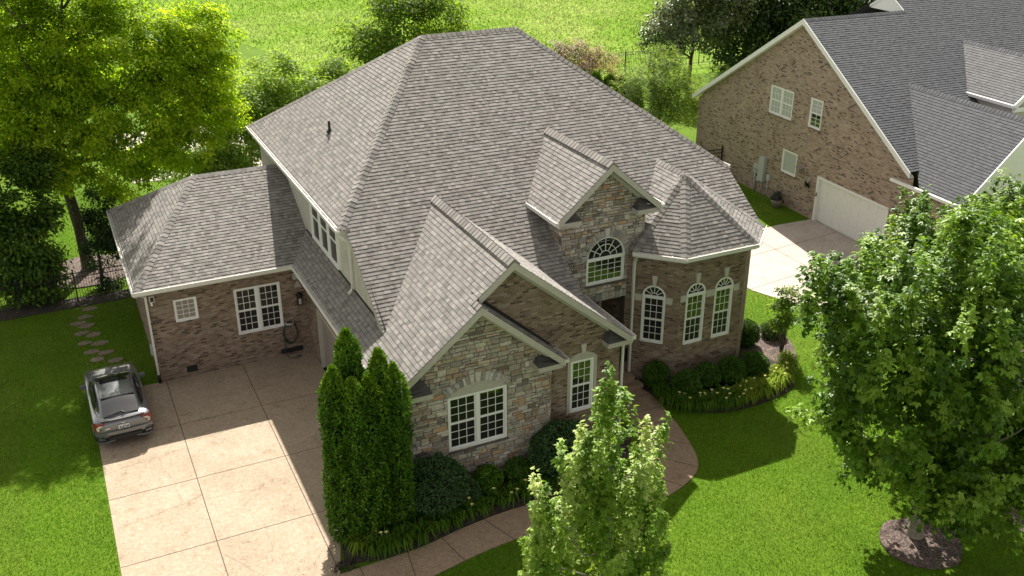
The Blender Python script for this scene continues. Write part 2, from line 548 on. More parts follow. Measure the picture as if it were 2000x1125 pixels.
STONES = [((0.35, 0.315, 0.275), 5), ((0.43, 0.385, 0.33), 4), ((0.28, 0.25, 0.222), 3), ((0.39, 0.315, 0.24), 2.5), ((0.4, 0.265, 0.17), 1.3), ((0.19, 0.16, 0.138), 1.2), ((0.47, 0.43, 0.385), 3), ((0.31, 0.235, 0.185), 1.3)]
def stone_tint():
    c = R.choices([x[0] for x in STONES], [x[1] for x in STONES])[0]
    k = R.uniform(0.8, 1.18)
    return tuple(x * k * R.uniform(.96, 1.04) for x in c)

def stone_facing(mb, O, U, Nn, poly, holes=()):
    O, U, Nn = Vector(O), Vector(U), Vector(Nn)
    W = lambda p, n: O + U * p[0] + Z3 * p[1] + Nn * n
    u0 = min(p[0] for p in poly); u1 = max(p[0] for p in poly); v1 = max(p[1] for p in poly)
    v = min(p[1] for p in poly)
    def put(a, b, c, d):
        g = .009
        rect = [(a + g, c + g), (b - g, c + g), (b - g, d - g), (a + g, d - g)]
        j = .012
        rect = [(x + R.uniform(-j, j) * .6, y + R.uniform(-j, j) * .7) for x, y in rect]
        cm = (c + d) / 2
        for h in holes:
            ta = h[2]; 
            ins = ([h[0], h[1]] if cm < h[3][0][1] else [u for u, vv in h[3] if vv > cm]) if cm > h[2] else []
            if ins and cm > h[2]:
                la, lb = min(ins) - .015, max(ins) + .015
                if a >= la and b <= lb: return
                if a < la < b and b <= lb: rect = clip2(rect, (1, 0), la)
                elif a >= la and a < lb < b: rect = clip2(rect, (-1, 0), -lb)
                elif a < la and b > lb: rect = clip2(rect, (1, 0), la)
        if len(rect) < 3: return
        rect = clip_convex(rect, poly)
        if len(rect) < 3: return
        cx = sum(p[0] for p in rect) / len(rect); cy = sum(p[1] for p in rect) / len(rect)
        dep = R.uniform(.02, .05)
        inner = [(cx + (p[0] - cx) * .9, cy + (p[1] - cy) * .86) for p in rect]
        n = len(rect)
        vs = [W(p, 0) for p in rect] + [W(p, dep * .7) for p in rect] + [W(p, dep + R.uniform(-.008, .008)) for p in inner]
        fs = [(i, (i + 1) % n, n + (i + 1) % n, n + i) for i in range(n)] + [(n + i, n + (i + 1) % n, 2 * n + (i + 1) % n, 2 * n + i) for i in range(n)] + [tuple(range(2 * n, 3 * n))]
        mb.add(vs, fs, stone_tint())
    while v < v1:
        rh = R.choice((.09, .11, .13, .15, .17, .21))
        u = u0 - R.random() * .3
        while u < u1:
            wd = R.uniform(.13, .42) * (1.2 if rh < .13 else 1)
            if rh >= .17 and R.random() < .55:
                sp = rh * R.uniform(.4, .6)
                m_ = wd * R.uniform(.4, .6)
                if R.random() < .5: put(u, u + wd, v, v + sp)
                else: put(u, u + m_, v, v + sp); put(u + m_, u + wd, v, v + sp)
                put(u, u + wd, v + sp, v + rh)
            else: put(u, u + wd, v, v + rh)
            u += wd
        v += rh

def voussoirs(mb, O, U, Nn, top, h=.26, step=.1, dep=.06):
    """thin radial stones standing on the arch line"""
    O, U, Nn = Vector(O), Vector(U), Vector(Nn)
    W = lambda p, n: O + U * p[0] + Z3 * p[1] + Nn * n
    pts = [Vector((u, v)) for u, v in top]
    cum = [0]
    for a, b in zip(pts, pts[1:]): cum.append(cum[-1] + (b - a).length)
    def at(t):
        for i in range(len(pts) - 1):
            if t <= cum[i + 1] + 1e-9:
                k = (t - cum[i]) / max(cum[i + 1] - cum[i], 1e-9)
                p = pts[i].lerp(pts[i + 1], k); d = (pts[i + 1] - pts[i]).normalized()
                return p, Vector((-d.y, d.x))
        return pts[-1], Vector((-d.y, d.x))
    t = 0
    while t < cum[-1] - .02:
        wd = step * R.uniform(.7, 1.35); t2 = min(cum[-1], t + wd)
        p, n = at(t + .006); q, m_ = at(t2 - .006)
        hh = h * R.uniform(.85, 1.1)
        r = [p, q, q + m_ * hh, p + n * hh]
        dd = dep + R.uniform(-.008, .012)
        vs = [W(x, 0) for x in r] + [W(x, dd) for x in r]
        k = stone_tint()
        g = sum(k) / 3
        mb.add(vs, BOXF, tuple(.6 * g + .4 * c for c in k))
        t = t2

def frame_maker(O, U, Nn):
    O, U, Nn = Vector(O), Vector(U), Vector(Nn)
    W = lambda u, v, n: O + U * u + Z3 * v + Nn * n
    def lb(mb, u0, u1, v0, v1, n0, n1, mat=0):
        vs = [W(u0, v0, n0), W(u1, v0, n0), W(u1, v1, n0), W(u0, v1, n0), W(u0, v0, n1), W(u1, v0, n1), W(u1, v1, n1), W(u0, v1, n1)]
        mb.add(vs, BOXF, (.5, .5, .5), None, mat)
    return W, lb

def window(root, O, U, Nn, u0, u1, v0, v1, twin=1, cols=3, rows=3, fan=None, sill=True, low='screen', up='glass', sashes=2, name='window', fw=0.06):
    """white sash window in an opening; fan = rise of an arched light above v1"""
    W, lb = frame_maker(O, U, Nn)
    f = MB(); gl = MB(); sc = MB()
    a, b = -.085, .012
    lb(f, u0, u0 + fw, v0, v1, a, b); lb(f, u1 - fw, u1, v0, v1, a, b)
    lb(f, u0 + fw, u1 - fw, v0, v0 + fw, a, b + .01)
    lb(f, u0 + fw, u1 - fw, v1 - fw, v1, a, b)
    wu = (u1 - u0 - 2 * fw)
    mull = .11
    sw = (wu - mull * (twin - 1)) / twin
    for k in range(twin):
        x0 = u0 + fw + k * (sw + mull)
        x1 = x0 + sw
        if k: lb(f, x0 - mull, x0, v0 + fw, v1 - fw, a, b)
        vm = (v0 + v1) / 2
        parts = [(v0 + fw, vm, sc, -.058, .06)] if sashes == 2 else []
        parts.append((vm if sashes == 2 else v0 + fw, v1 - fw, gl, -.045, .035))
        for i, (p0, p1, g, nd, sf) in enumerate(parts):
            sf = .04
            lb(f, x0, x0 + sf, p0, p1, nd - .02, nd + .022); lb(f, x1 - sf, x1, p0, p1, nd - .02, nd + .022)
            lb(f, x0 + sf, x1 - sf, p0, p0 + sf, nd - .02, nd + .022); lb(f, x0 + sf, x1 - sf, p1 - sf, p1, nd - .02, nd + .022)
            g.poly([W(x0 + sf, p0 + sf, nd), W(x1 - sf, p0 + sf, nd), W(x1 - sf, p1 - sf, nd), W(x0 + sf, p1 - sf, nd)])
            iw, ih = (x1 - x0 - 2 * sf), (p1 - p0 - 2 * sf)
            for c in range(1, cols):
                x = x0 + sf + iw * c / cols
                lb(f, x - .009, x + .009, p0 + sf, p1 - sf, nd + .002, nd + .014)
            for c in range(1, rows):
                y = p0 + sf + ih * c / rows
                lb(f, x0 + sf, x1 - sf, y - .009, y + .009, nd + .0025, nd + .0135)
    if fan:
        top = arc(u0, u1, v1, fan, 16)
        inn = arc(u0 + fw, u1 - fw, v1, fan - fw, 16)
        vs = [W(*p, b) for p in top] + [W(*p, b) for p in inn] + [W(*p, a) for p in top] + [W(*p, a) for p in inn]
        n = len(top); fs = []
        for i in range(n - 1):
            fs += [(i, i + 1, n + i + 1, n + i), (n + i, n + i + 1, 3 * n + i + 1, 3 * n + i), (i, 2 * n + i, 2 * n + i + 1, i + 1)]
        f.add(vs, fs)
        c = (u0 + u1) / 2; rr = (u1 - u0) / 2 - fw; rf = fan - fw
        gl.poly([W(p[0], p[1], -.045) for p in inn])
        def ray(p, q, wd=.022):
            P, Q = W(*p, -.033), W(*q, -.033)
            d = (Q - P).normalized(); f.beam(P, Q, d.cross(Vector(Nn)) * wd, Vector(Nn) * .016)
        k0 = .32
        for i in range(1, 6):
            th = math.pi * i / 6
            ray((c + rr * k0 * math.cos(th), v1 + rf * k0 * math.sin(th)), (c + rr * math.cos(th), v1 + rf * math.sin(th)))
        rings = (k0, .66) if rr > .55 else (k0,)
        for kk in rings:
            for i in range(10):
                t0, t1 = math.pi * i / 10, math.pi * (i + 1) / 10
                ray((c + rr * kk * math.cos(t0), v1 + rf * kk * math.sin(t0)), (c + rr * kk * math.cos(t1), v1 + rf * kk * math.sin(t1)))
        lb(f, u0 + .005, u1 - .005, v1 - fw - .02, v1 + .045, b + .002, b + .02)
    w = f.build(name, 'white', root)
    if sc.v: sc.build('lower_pane', low, w, True)
    gl.build('upper_pane' if sashes == 2 else 'pane', up, w, True)
    if sill:
        s = MB(); lb(s, u0 - .04, u1 + .04, v0 - .075, v0 - .002, -.08, .055)
        s.build('sill', 'mortar' if sill == 'stone' else 'brick', w, True)
    return w

def keystone(root, O, U, Nn, u, v, h=.3, w0=.13, w1=.2):
    W, lb = frame_maker(O, U, Nn)
    k = MB()
    r = [(u - w0 / 2, v), (u + w0 / 2, v), (u + w1 / 2, v + h), (u - w1 / 2, v + h)]
    k.add([W(*p, 0.002) for p in r] + [W(*p, .085) for p in r], BOXF)
    return k.build('keystone', 'keystone', root)

def gutter(root, P, Q, out, name='gutter', ends=True):
    P, Q, out = Vector(P), Vector(Q), Vector(out).normalized()
    g = MB()
    d = (Q - P).normalized()
    w = .12
    g.beam(P + out * w - Z3 * .06, Q + out * w - Z3 * .06, out * .016, Z3 * .12)
    g.beam(P + out * w + Z3 * .006, Q + out * w + Z3 * .006, out * .026, Z3 * .012)
    g.beam(P + out * w * .5 - Z3 * .113, Q + out * w * .5 - Z3 * .113, out * (w - .02), Z3 * .012)
    g.beam(P - Z3 * .1, Q - Z3 * .1, out * .02, Z3 * .2)
    if ends:
        for X, sg in ((P, 1), (Q, -1)): g.beam(X + out * w * .5 - Z3 * .06 , X + out * w * .5 - Z3 * .06 + d * .012 * sg, out * (w - .018), Z3 * .105)
    Ln = (Q - P).length; k = max(2, int(Ln / .75))
    for i in range(k):
        c = P + d * Ln * (i + .5) / k + Z3 * .002
        g.beam(c + out * .012, c + out * (w - .01), d * .022, Z3 * .012)
    return g.build(name, 'gutter', root)

def downspout(root, pts, r=.045):
    g = MB()
    pts = [Vector(p) for p in pts]
    for a, b in zip(pts, pts[1:]):
        d = (b - a).normalized()
        w = Vector((1, 0, 0)) if abs(d.x) < .9 else Vector((0, 1, 0))
        w = (w - d * d.dot(w)).normalized(); h = d.cross(w)
        g.beam(a - d * .02, b + d * .02, w * r * 1.6, h * r * 1.9)
    return g.build('downspout', 'gutter', root)

def rake(root, P, Q, inward, drop=.22, thick=.035, name='fascia'):
    """fascia board under a rake or eave from P to Q"""
    P, Q, i = Vector(P), Vector(Q), Vector(inward).normalized()
    m = MB()
    m.beam(P - Z3 * drop / 2 - Z3 * .004, Q - Z3 * drop / 2 - Z3 * .004, i * thick, Z3 * drop)
    return m.build(name, 'trim', root)

# ------------------------------------------------------------------ the main house
X, Y_ = Vector((1, 0, 0)), Vector((0, 1, 0))
house = thing('brick_house', 'brown brick and stone house with big hipped grey shingle roof, turret and gables', 'house', (11, -1, 0))
H = house
XR1, XR2, YR, ZR = 11.40, 15.30, 1.96, 11.12
XL, YB, ZE, YF, XG = 6.01, 8.76, 6.68, -4.56, 20.89
ms = (ZR - ZE) / (YR - YF)
def S(y): return ZE + ms * (y - YF)
A, B = (XR1, YR, ZR), (XR2, YR, ZR)
D, E_ = (XL, YF, ZE), (XG, YF, ZE)
Cb, Fb = (XL, YB, ZE), (XG, YB, ZE)
nF, nL, nR, nB_ = pn(A, B, D), pn(A, D, Cb), pn(B, E_, Fb), pn(A, B, Fb)
r = MB()
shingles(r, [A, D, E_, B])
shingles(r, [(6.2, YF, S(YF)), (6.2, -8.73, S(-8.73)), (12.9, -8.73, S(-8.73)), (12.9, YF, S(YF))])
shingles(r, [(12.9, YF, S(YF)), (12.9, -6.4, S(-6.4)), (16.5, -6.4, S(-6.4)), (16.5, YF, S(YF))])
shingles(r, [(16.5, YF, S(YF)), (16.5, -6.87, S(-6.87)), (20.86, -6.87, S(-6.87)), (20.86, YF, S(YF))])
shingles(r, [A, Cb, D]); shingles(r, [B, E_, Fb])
r.poly([A, B, Fb, Cb], (.16, .15, .14))
main_roof = r.build('roof', 'shingle', H)
main_roof['label'] = 'big hipped main roof of grey shingles'
r = MB()
caps(r, D, A, nF, nL); caps(r, E_, B, nF, nR); caps(r, Cb, A, nB_, nL); caps(r, Fb, B, nB_, nR); caps(r, A, B, nF, nB_)
r.build('ridge_cap', 'shingle', main_roof, True).matrix_parent_inverse = Matrix.Identity(4)
def subfix(): pass
# eaves of the main roof
gutter(H, (XL - .01, YF - .05, ZE), (XL - .01, YB, ZE), (-1, 0, 0))
gutter(H, (XG + .01, YF, ZE), (XG + .01, YB, ZE), (1, 0, 0))
gutter(H, (XL, YB + .01, ZE), (XG, YB + .01, ZE), (0, 1, 0))
m = MB()
m.poly([(XL, YF, ZE - .2), (6.34, YF, ZE - .2), (6.34, YB, ZE - .2), (XL, YB, ZE - .2)])
m.poly([(XG, YF, ZE - .2), (20.57, YF, ZE - .2), (20.57, YB, ZE - .2), (XG, YB, ZE - .2)])
m.poly([(XL, YB, ZE - .2), (XG, YB, ZE - .2), (XG, 8.4, ZE - .2), (XL, 8.4, ZE - .2)])
# closed box end of the left eave, below the hip
m.poly([(XL, YF - .06, ZE - .2), (6.34, YF - .06, ZE - .2), (6.34, YF - .06, ZE + .02), (XL, YF - .06, ZE + .0)])
m.build('soffit', 'trim', H)
# raking edges where the front slope runs on below the side eaves
def slope_board(x, sgn):
    b = MB()
    b.beam((x, YF, S(YF) - .11), (x, -8.7, S(-8.7) - .11), X * .03, Z3 * .2)
    b.build('fascia', 'trim', H)
slope_board(6.215, 1)
m = MB(); m.beam((20.845, YF, S(YF) - .11), (20.845, -6.85, S(-6.85) - .11), X * .03, Z3 * .2); m.build('fascia', 'trim', H)

# siding wall with three windows above the garage eave
m = MB()
SW = 6.32
m.poly([(SW, 8.4, 4.2), (SW, -4.6, 4.2), (SW, -4.6, ZE - .19), (SW, 8.4, ZE - .19)])
m.poly([(SW, -4.6, 4.2), (SW, -8.3, 4.2), (SW, -8.3, S(-8.3) - .02), (SW, -4.6, S(-4.6) - .02)])
for k in range(15):                                                 # lapped boards
    z = 4.5 + k * .145
    y1 = -4.6 if z > 6.45 else max(-8.0, YF + (z - ZE) / ms + .25)
    if z < ZE - .25: m.beam((SW - .006, 8.4, z), (SW - .006, y1, z), X * .01, Z3 * .012)
m.beam((SW - .012, -4.72, 4.5), (SW - .012, -4.72, 6.45), Y_ * .12, X * .02)
m.build('siding_wall', 'siding', H)
m = MB(); m.beam((SW - .012, 1.2, 4.53), (SW - .012, -7.7, 4.53), X * .025, Z3 * .2); m.build('flashing', 'gap', H)
OS, US, NS = (SW, 0, 0), (0, -1, 0), (-1, 0, 0)
for k in range(3):
    a = .02 + k * 1.09
    m_ = window(H, (SW - .11, 0, 0), US, NS, a, a + 1.08, 4.76, 6.5, cols=1, rows=1, sill=False, up='screen', fw=.05)
m = MB(); m.box((SW - .02, -3.3, 4.72), (SW, .04, 6.49)); m.build('window_trim', 'white', H)
downspout(H, [(5.93, -4.5, 6.55), (6.1, -4.62, 6.35), (6.25, -4.66, 6.2), (6.25, -4.66, 4.62), (6.12, -4.66, 4.5)])
# vent pipe on the left slope
def on_left(x, o=0): return ZE + (ZR - ZE) / (XR1 - XL) * (x - XL) + o
m = MB(); m.tube([(7.62, 1.75, on_left(7.62, -.05)), (7.62, 1.75, on_left(7.62, .42))], .05, 10); m.lathe([(.13, 0), (.1, .05), (.055, .1)], (7.62, 1.75, on_left(7.62, .0)), 12)
m.build('vent_pipe', 'dark', H)

# garage wing roof: hip towards the left, valley against the strip over the garage door
GI = (2.93, 4.4, 6.21)
kg = (6.21 - 3.84) / 4.4
sG = .807
def G1z(x): return 7.07 - sG * (9.44 - x)
r = MB()
nGF, nGL, nGB = pn((0, 0, 3.84), (5, 0, 3.84), GI), pn((0, 0, 3.84), (0, 8.8, 3.84), GI), pn((0, 8.8, 3.84), (5, 8.8, 3.84), GI)
yv = (G1z(SW) - 3.84) / kg
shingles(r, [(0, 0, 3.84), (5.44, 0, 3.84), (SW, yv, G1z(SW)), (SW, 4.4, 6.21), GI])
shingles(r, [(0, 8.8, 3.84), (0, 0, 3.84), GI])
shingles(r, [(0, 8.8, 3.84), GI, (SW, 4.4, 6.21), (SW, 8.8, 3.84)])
garage_roof = r.build('roof', 'shingle', H)
garage_roof['label'] = 'low hipped roof of the garage wing'
r = MB()
caps(r, (0, 0, 3.84), GI, nGF, nGL); caps(r, (0, 8.8, 3.84), GI, nGB, nGL); caps(r, (SW, 4.4, 6.21), GI, nGF, nGB)
r.build('ridge_cap', 'shingle', garage_roof, True)
gutter(H, (-.1, -.01, 3.84), (5.46, -.01, 3.84), (0, -1, 0))
gutter(H, (-.01, -.1, 3.84), (-.01, 8.8, 3.84), (-1, 0, 0))
gutter(H, (5.43, .0, 3.84), (5.43, -10.2, 3.84), (-1, 0, 0))
m = MB()
m.poly([(0, 0, 3.66), (5.87, 0, 3.66), (5.87, .45, 3.66), (0, .45, 3.66)])
m.poly([(0, 0, 3.66), (0, 8.8, 3.66), (.35, 8.8, 3.66), (.35, 0, 3.66)])
m.poly([(5.44, .4, 3.66), (5.9, .4, 3.66), (5.9, -10, 3.66), (5.44, -10, 3.66)])
m.build('soffit', 'trim', H)

# garage wing walls
m = MB()
wG = (3.27, 4.93, 1.25, flat(3.27, 4.93, 3.07)); wg = (1.18, 1.97, 2.23, flat(1.18, 1.97, 3.09))
wall_faces(m, (0, .43, 0), X, -Y_, [(.33, 0), (5.87, 0), (5.87, 3.7), (.33, 3.7)], [wG, wg], wid=1)
wall_faces(m, (.33, 0, 0), -Y_, -X, [(-.43, 0), (-.43, 3.7), (-8.4, 3.7), (-8.4, 0)], wid=2)
m.build('brick_wall', 'brick', H)
window(H, (0, .43, 0), X, -Y_, 3.27, 4.93, 1.25, 3.07, twin=2)
window(H, (0, .43, 0), X, -Y_, 1.18, 1.97, 2.23, 3.09, sashes=1, cols=3, rows=4, up='taupe', fw=.05)
m = MB(); gd = (1.03, 6.0, 0, flat(1.03, 6.0, 2.42))
wall_faces(m, (5.87, 0, 0), -Y_, -X, [(-.43, 0), (9.7, 0), (9.7, 3.7), (-.43, 3.7)], [gd], wid=3, recess=.2)
m.build('brick_wall', 'brick', H)
m = MB()
W, lb = frame_maker((5.87, 0, 0), -Y_, -X)
for i in range(4):
    lb(m, 1.1, 5.93, .02 + i * .585, .6 + i * .585, -.16, -.13)
    for j in range(8): lb(m, 1.2 + j * .595, 1.65 + j * .595, .1 + i * .585, .5 + i * .585, -.13, -.118)
gdoor = m.build('garage_door', 'taupe', H)
m = MB(); lb(m, 1.03, 1.1, 0, 2.35, -.14, .012); lb(m, 5.93, 6.0, 0, 2.35, -.14, .012); lb(m, 1.03, 6.0, 2.35, 2.43, -.14, .012)
m.build('frame', 'trim', gdoor, True)
downspout(H, [(.05, .02, 3.72), (.3, .36, 3.45), (.3, .36, .35)])
m = MB(); m.tube([(.3, .36, .36), (.3, .36, .02)], .06, 8); m.build('drain_pipe', 'dark', H)
m = MB(); m.box((1.28, .405, .17), (1.66, .44, .42)); m.build('foundation_vent', 'dark', H)
m = MB(); m.box((4.72, .405, .1), (5.55, .44, .3)); m.build('foundation_vent', 'dark', H)
# security light at the corner
m = MB(); m.box((.42, .3, 3.2), (.58, .43, 3.42), 0); m.box((.44, .285, 3.23), (.56, .3, 3.4), 1); m.box((.44, .33, 3.06), (.5, .43, 3.2), 0)
m.build('security_light', ['white', 'dark'], H)
# wall lantern by the garage door and its small white sign box
m = MB(); m.box((5.5, .25, 2.05), (5.66, .41, 2.4)); m.lathe([(.13, 2.4), (.1, 2.47), (.02, 2.55)], (5.58, .33, 0), 4); m.box((5.54, .38, 2.15), (5.62, .43, 2.5))
la = m.build('wall_lantern', 'dark', H)
m = MB(); m.box((5.53, .235, 2.1), (5.63, .25, 2.32)); m.build('lantern_glass', 'blind', la, True)
m = MB(); m.add([(5.46, .36, 2.75), (5.72, .36, 2.75), (5.59, .36, 3.0), (5.46, .43, 2.75), (5.72, .43, 2.75), (5.59, .43, 3.0)], [(0, 1, 2), (0, 3, 4, 1), (1, 4, 5, 2), (2, 5, 3, 0)])
m.build('eave_bracket', 'trim', H)
m = MB(); m.box((5.43, .395, 3.05), (5.63, .44, 3.3)); m.build('wall_vent', 'trim', H)
# grey meter box on the left wall
m = MB(); m.box((.2, .75, .95), (.33, 1.0, 1.3)); m.build('hose_box', 'greybox', H)

# front gable: brick gable and the stone gable in front of it share the left slope
GY1, GY2 = -10.02, -10.45
AX1, AZ1, AX2, AZ2 = 9.44, 7.07, 8.24, G1z(8.24)
r = MB()
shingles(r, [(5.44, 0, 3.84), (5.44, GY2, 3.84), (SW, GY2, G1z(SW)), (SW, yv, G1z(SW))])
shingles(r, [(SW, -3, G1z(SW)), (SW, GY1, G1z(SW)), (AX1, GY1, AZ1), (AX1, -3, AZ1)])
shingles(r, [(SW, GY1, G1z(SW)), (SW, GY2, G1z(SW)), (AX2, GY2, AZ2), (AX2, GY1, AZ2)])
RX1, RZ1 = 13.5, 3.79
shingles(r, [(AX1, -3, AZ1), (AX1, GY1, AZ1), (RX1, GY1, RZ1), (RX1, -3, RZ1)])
front_roof = r.build('roof', 'shingle', H)
front_roof['label'] = 'front gable roof with pale left slope'
nG1L = pn((5.44, 0, 3.84), (5.44, -5, 3.84), (AX1, -5, AZ1)); nG1R = pn((AX1, 0, AZ1), (AX1, -5, AZ1), (RX1, 0, RZ1))
r = MB(); caps(r, (AX1, GY1, AZ1), (AX1, -4.0, AZ1 + .001), nG1L, nG1R, half=.2, th=.022, lift=.045)
r.build('ridge_cap', 'shingle', front_roof, True)
RX2, RZ2 = 10.9, 3.82
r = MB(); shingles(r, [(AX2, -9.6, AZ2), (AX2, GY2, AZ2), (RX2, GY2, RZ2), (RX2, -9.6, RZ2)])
stone_roof = r.build('roof', 'shingle', H)
nG2R = pn((AX2, 0, AZ2), (AX2, -5, AZ2), (RX2, 0, RZ2))
r = MB(); caps(r, (AX2, GY2, AZ2), (AX2, -9.98, AZ2 + .001), nG1L, nG2R, half=.16, th=.035)
r.build('ridge_cap', 'shingle', stone_roof, True)
m = MB(); m.beam((AX2 + .05, -9.63, AZ2 + .02), (RX2 - .1, -9.63, RZ2 + .09), Y_ * .03, Z3 * .2); m.build('flashing', 'gap', H)
gutter(H, (RX1, -6.5, RZ1), (RX1, GY1 - .02, RZ1), (1, 0, 0))
gutter(H, (RX2, -9.62, RZ2), (RX2, GY2 - .02, RZ2), (1, 0, 0))
for (ax, az, ex, ez, y) in ((AX2, AZ2, 5.44, 3.84, GY2), (AX2, AZ2, RX2, RZ2, GY2), (AX1, AZ1, AX2 + .1, G1z(AX2 + .1), GY1), (AX1, AZ1, RX1, RZ1, GY1)):
    rake(H, (ax, y, az - .0), (ex, y, ez), Y_, .23)
# soffits and friezes under the rakes
m = MB()
for (ax, az, ex, ez, y, yw) in ((AX2, AZ2, 5.44, 3.84, GY2, -10.0), (AX2, AZ2, RX2, RZ2, GY2, -10.0), (AX1, AZ1, AX2 + .3, G1z(AX2 + .3), GY1, -9.58), (AX1, AZ1, RX1, RZ1, GY1, -9.58)):
    m.poly([(ax, y, az - .19), (ex, y, ez - .19), (ex, yw, ez - .19), (ax, yw, az - .19)])
m.build('soffit', 'trim', H)
m = MB()
for (ax, az, ex, ez, yw) in ((AX2, AZ2, 6.3, G1z(6.3), -10.045), (AX2, AZ2, 10.6, RZ2 + .26, -10.045), (AX1, AZ1, AX2 + .3, G1z(AX2 + .3), -9.625), (AX1, AZ1, 13.2, RZ1 + .24, -9.625)):
    m.beam((ax, yw, az - .29), (ex, yw, ez - .29), Y_ * .05, Z3 * .16)
m.build('frieze_board', 'trim', H)

def cornice(x0, x1, y0, y1, z, inner):
    """boxed cornice return with a little shingled hip on top"""
    m = MB()
    m.box((x0, y0, z - .16), (x1, y1, z)); m.box((x0 + .05, y0 + .1, z - .21), (x1 - .05, y1, z - .16))
    c = m.build('cornice_return', 'trim', H)
    t = MB()
    e = .3
    a, b = (x0, x1) if inner > 0 else (x1, x0)       # a = outer end against the rake, b = inner end
    s = 1 if inner > 0 else -1
    p = [(a, y0, z + .01), (b, y0, z + .01), (b, y1, z + .01), (a, y1, z + .01)]
    top = [(b - s * .28, y1, z + .42), (a + s * .12, y1, z + .03)]
    shade_pal = ((.085, .08, .078), (.09, .08, .078), .6)  # roof palette darkened, shade on these small hips painted into the tint
    P, T = [Vector(q) for q in p], [Vector(q) for q in top]
    for q in ([P[0], P[1], T[0], T[1]], [P[1], P[2], T[0]]):
        n0 = len(q)
        for k in range(4):
            f0, f1 = k / 4, (k + 1) / 4
            if n0 == 4: t.poly([q[0].lerp(q[3], f0) + Vector((0, -.012, .01)), q[1].lerp(q[2], f0) + Vector((0, -.012, .01)), q[1].lerp(q[2], f1), q[0].lerp(q[3], f1)], shingle_col(shade_pal))
            else: t.poly([q[0].lerp(q[2], f0) + Vector((s * .012, 0, .01)), q[1].lerp(q[2], f0) + Vector((s * .012, 0, .01)), q[1].lerp(q[2], f1), q[0].lerp(q[2], f1)], shingle_col(shade_pal))
    t.build('cornice_shingles', 'shingle', c, True)
cornice(5.5, 6.72, GY2 + .03, -10.02, 3.72, 1)
cornice(10.05, 10.86, GY2 + .03, -9.62, 3.7, -1)
cornice(12.66, 13.46, GY1 + .03, -9.6, 3.68, -1)

# stone gable wall
SWIN = (7.31, 9.2, 1.34, seg(7.31, 9.2, 3.2, .33))
gp = [(6.0, 0), (10.66, 0), (10.66, RZ2 + .0), (AX2, AZ2 - .2), (6.0, G1z(6.0) - .2)]
m = MB(); wall_faces(m, (0, -9.98, 0), X, -Y_, gp, [SWIN], recess=.12)
wall_faces(m, (10.66, 0, 0), Y_, X, [(-9.98, 0), (-9.6, 0), (-9.6, 4), (-9.98, 4)])
sw = m.build('stone_wall', 'mortar', H)
m = MB()
stone_facing(m, (0, -9.98, 0), X, -Y_, gp, [(7.31, 9.2, 1.34, seg(7.24, 9.27, 3.2, .58))])
stone_facing(m, (10.66, 0, 0), Y_, X, [(-9.98, 0), (-9.6, 0), (-9.6, 4), (-9.98, 4)])
voussoirs(m, (0, -9.98, 0), X, -Y_, SWIN[3], .27, .11)
m.build('stone_facing', 'stone', sw, True)
window(H, (0, -9.98, 0), X, -Y_, 7.31, 9.2, 1.34, 3.16, twin=2, sill='stone')
def arch_panel(O, top, v, n0=-.06, n1=.015):
    W, lb = frame_maker(O, X, -Y_)
    m = MB()
    pts = [(top[0][0], v), (top[-1][0], v)] + list(reversed(top))
    k = len(pts)
    m.add([W(*p, n1) for p in pts] + [W(*p, n0) for p in pts], [tuple(range(k))] + [(i, k + i, k + (i + 1) % k, (i + 1) % k) for i in range(k)])
    return m.build('arch_panel', 'trim', H)
arch_panel((0, -9.98, 0), SWIN[3], 3.16)
keystone(H, (0, -9.98, 0), X, -Y_, 8.255, 3.54, .32)

# brick gable wall behind and to the right of the stone gable
BW = (11.5, 12.46, 1.3, seg(11.5, 12.46, 3.18, .22))
m = MB()
wall_faces(m, (0, -9.6, 0), X, -Y_, [(8.0, 0), (13.33, 0), (13.33, RZ1 + .0), (AX1, AZ1 - .2), (8.0, G1z(8.0) - .2)], [BW], wid=4)
wall_faces(m, (13.33, 0, 0), Y_, X, [(-9.6, 0), (-6, 0), (-6, 3.75), (-9.6, 3.75)], wid=5)
m.build('brick_wall', 'brick', H)
window(H, (0, -9.6, 0), X, -Y_, 11.57, 12.39, 1.3, 3.14)
m = MB(); W, lb = frame_maker((0, -9.6, 0), X, -Y_); lb(m, 11.46, 11.56, 1.25, 3.17, -.06, .02); lb(m, 12.4, 12.5, 1.25, 3.17, -.06, .02); m.build('window_trim', 'trim', H)
arch_panel((0, -9.6, 0), seg(11.46, 12.5, 3.17, .23), 3.14)
keystone(H, (0, -9.6, 0), X, -Y_, 11.98, 3.41, .3, .12, .18)
downspout(H, [(13.58, -9.9, 3.65), (13.42, -9.64, 3.4), (13.42, -9.64, .1)], .04)

# entry gable
GX, GZ, GY = 14.5, 8.29, -6.86
GXl, GXr, GZe = 12.54, 16.46, 6.62
r = MB()
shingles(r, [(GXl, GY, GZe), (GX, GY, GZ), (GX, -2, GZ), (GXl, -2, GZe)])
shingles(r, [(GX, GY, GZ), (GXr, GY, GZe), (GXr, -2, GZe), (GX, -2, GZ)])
eroof = r.build('roof', 'shingle', H)
eroof['label'] = 'entry gable roof above the stone wall'
nEL, nER = pn((GXl, GY, GZe), (GX, GY, GZ), (GX, -2, GZ)), pn((GX, GY, GZ), (GXr, GY, GZe), (GXr, -2, GZe))
r = MB(); caps(r, (GX, GY, GZ), (GX, -2.25, GZ + .001), nEL, nER, half=.2, th=.022, lift=.045); r.build('ridge_cap', 'shingle', eroof, True)
gutter(H, (GXl, -4.75, GZe), (GXl, GY - .02, GZe), (-1, 0, 0)); gutter(H, (GXr, -4.75, GZe), (GXr, GY - .02, GZe), (1, 0, 0))
rake(H, (GX, GY, GZ), (GXl, GY, GZe), Y_, .23); rake(H, (GX, GY, GZ), (GXr, GY, GZe), Y_, .23)
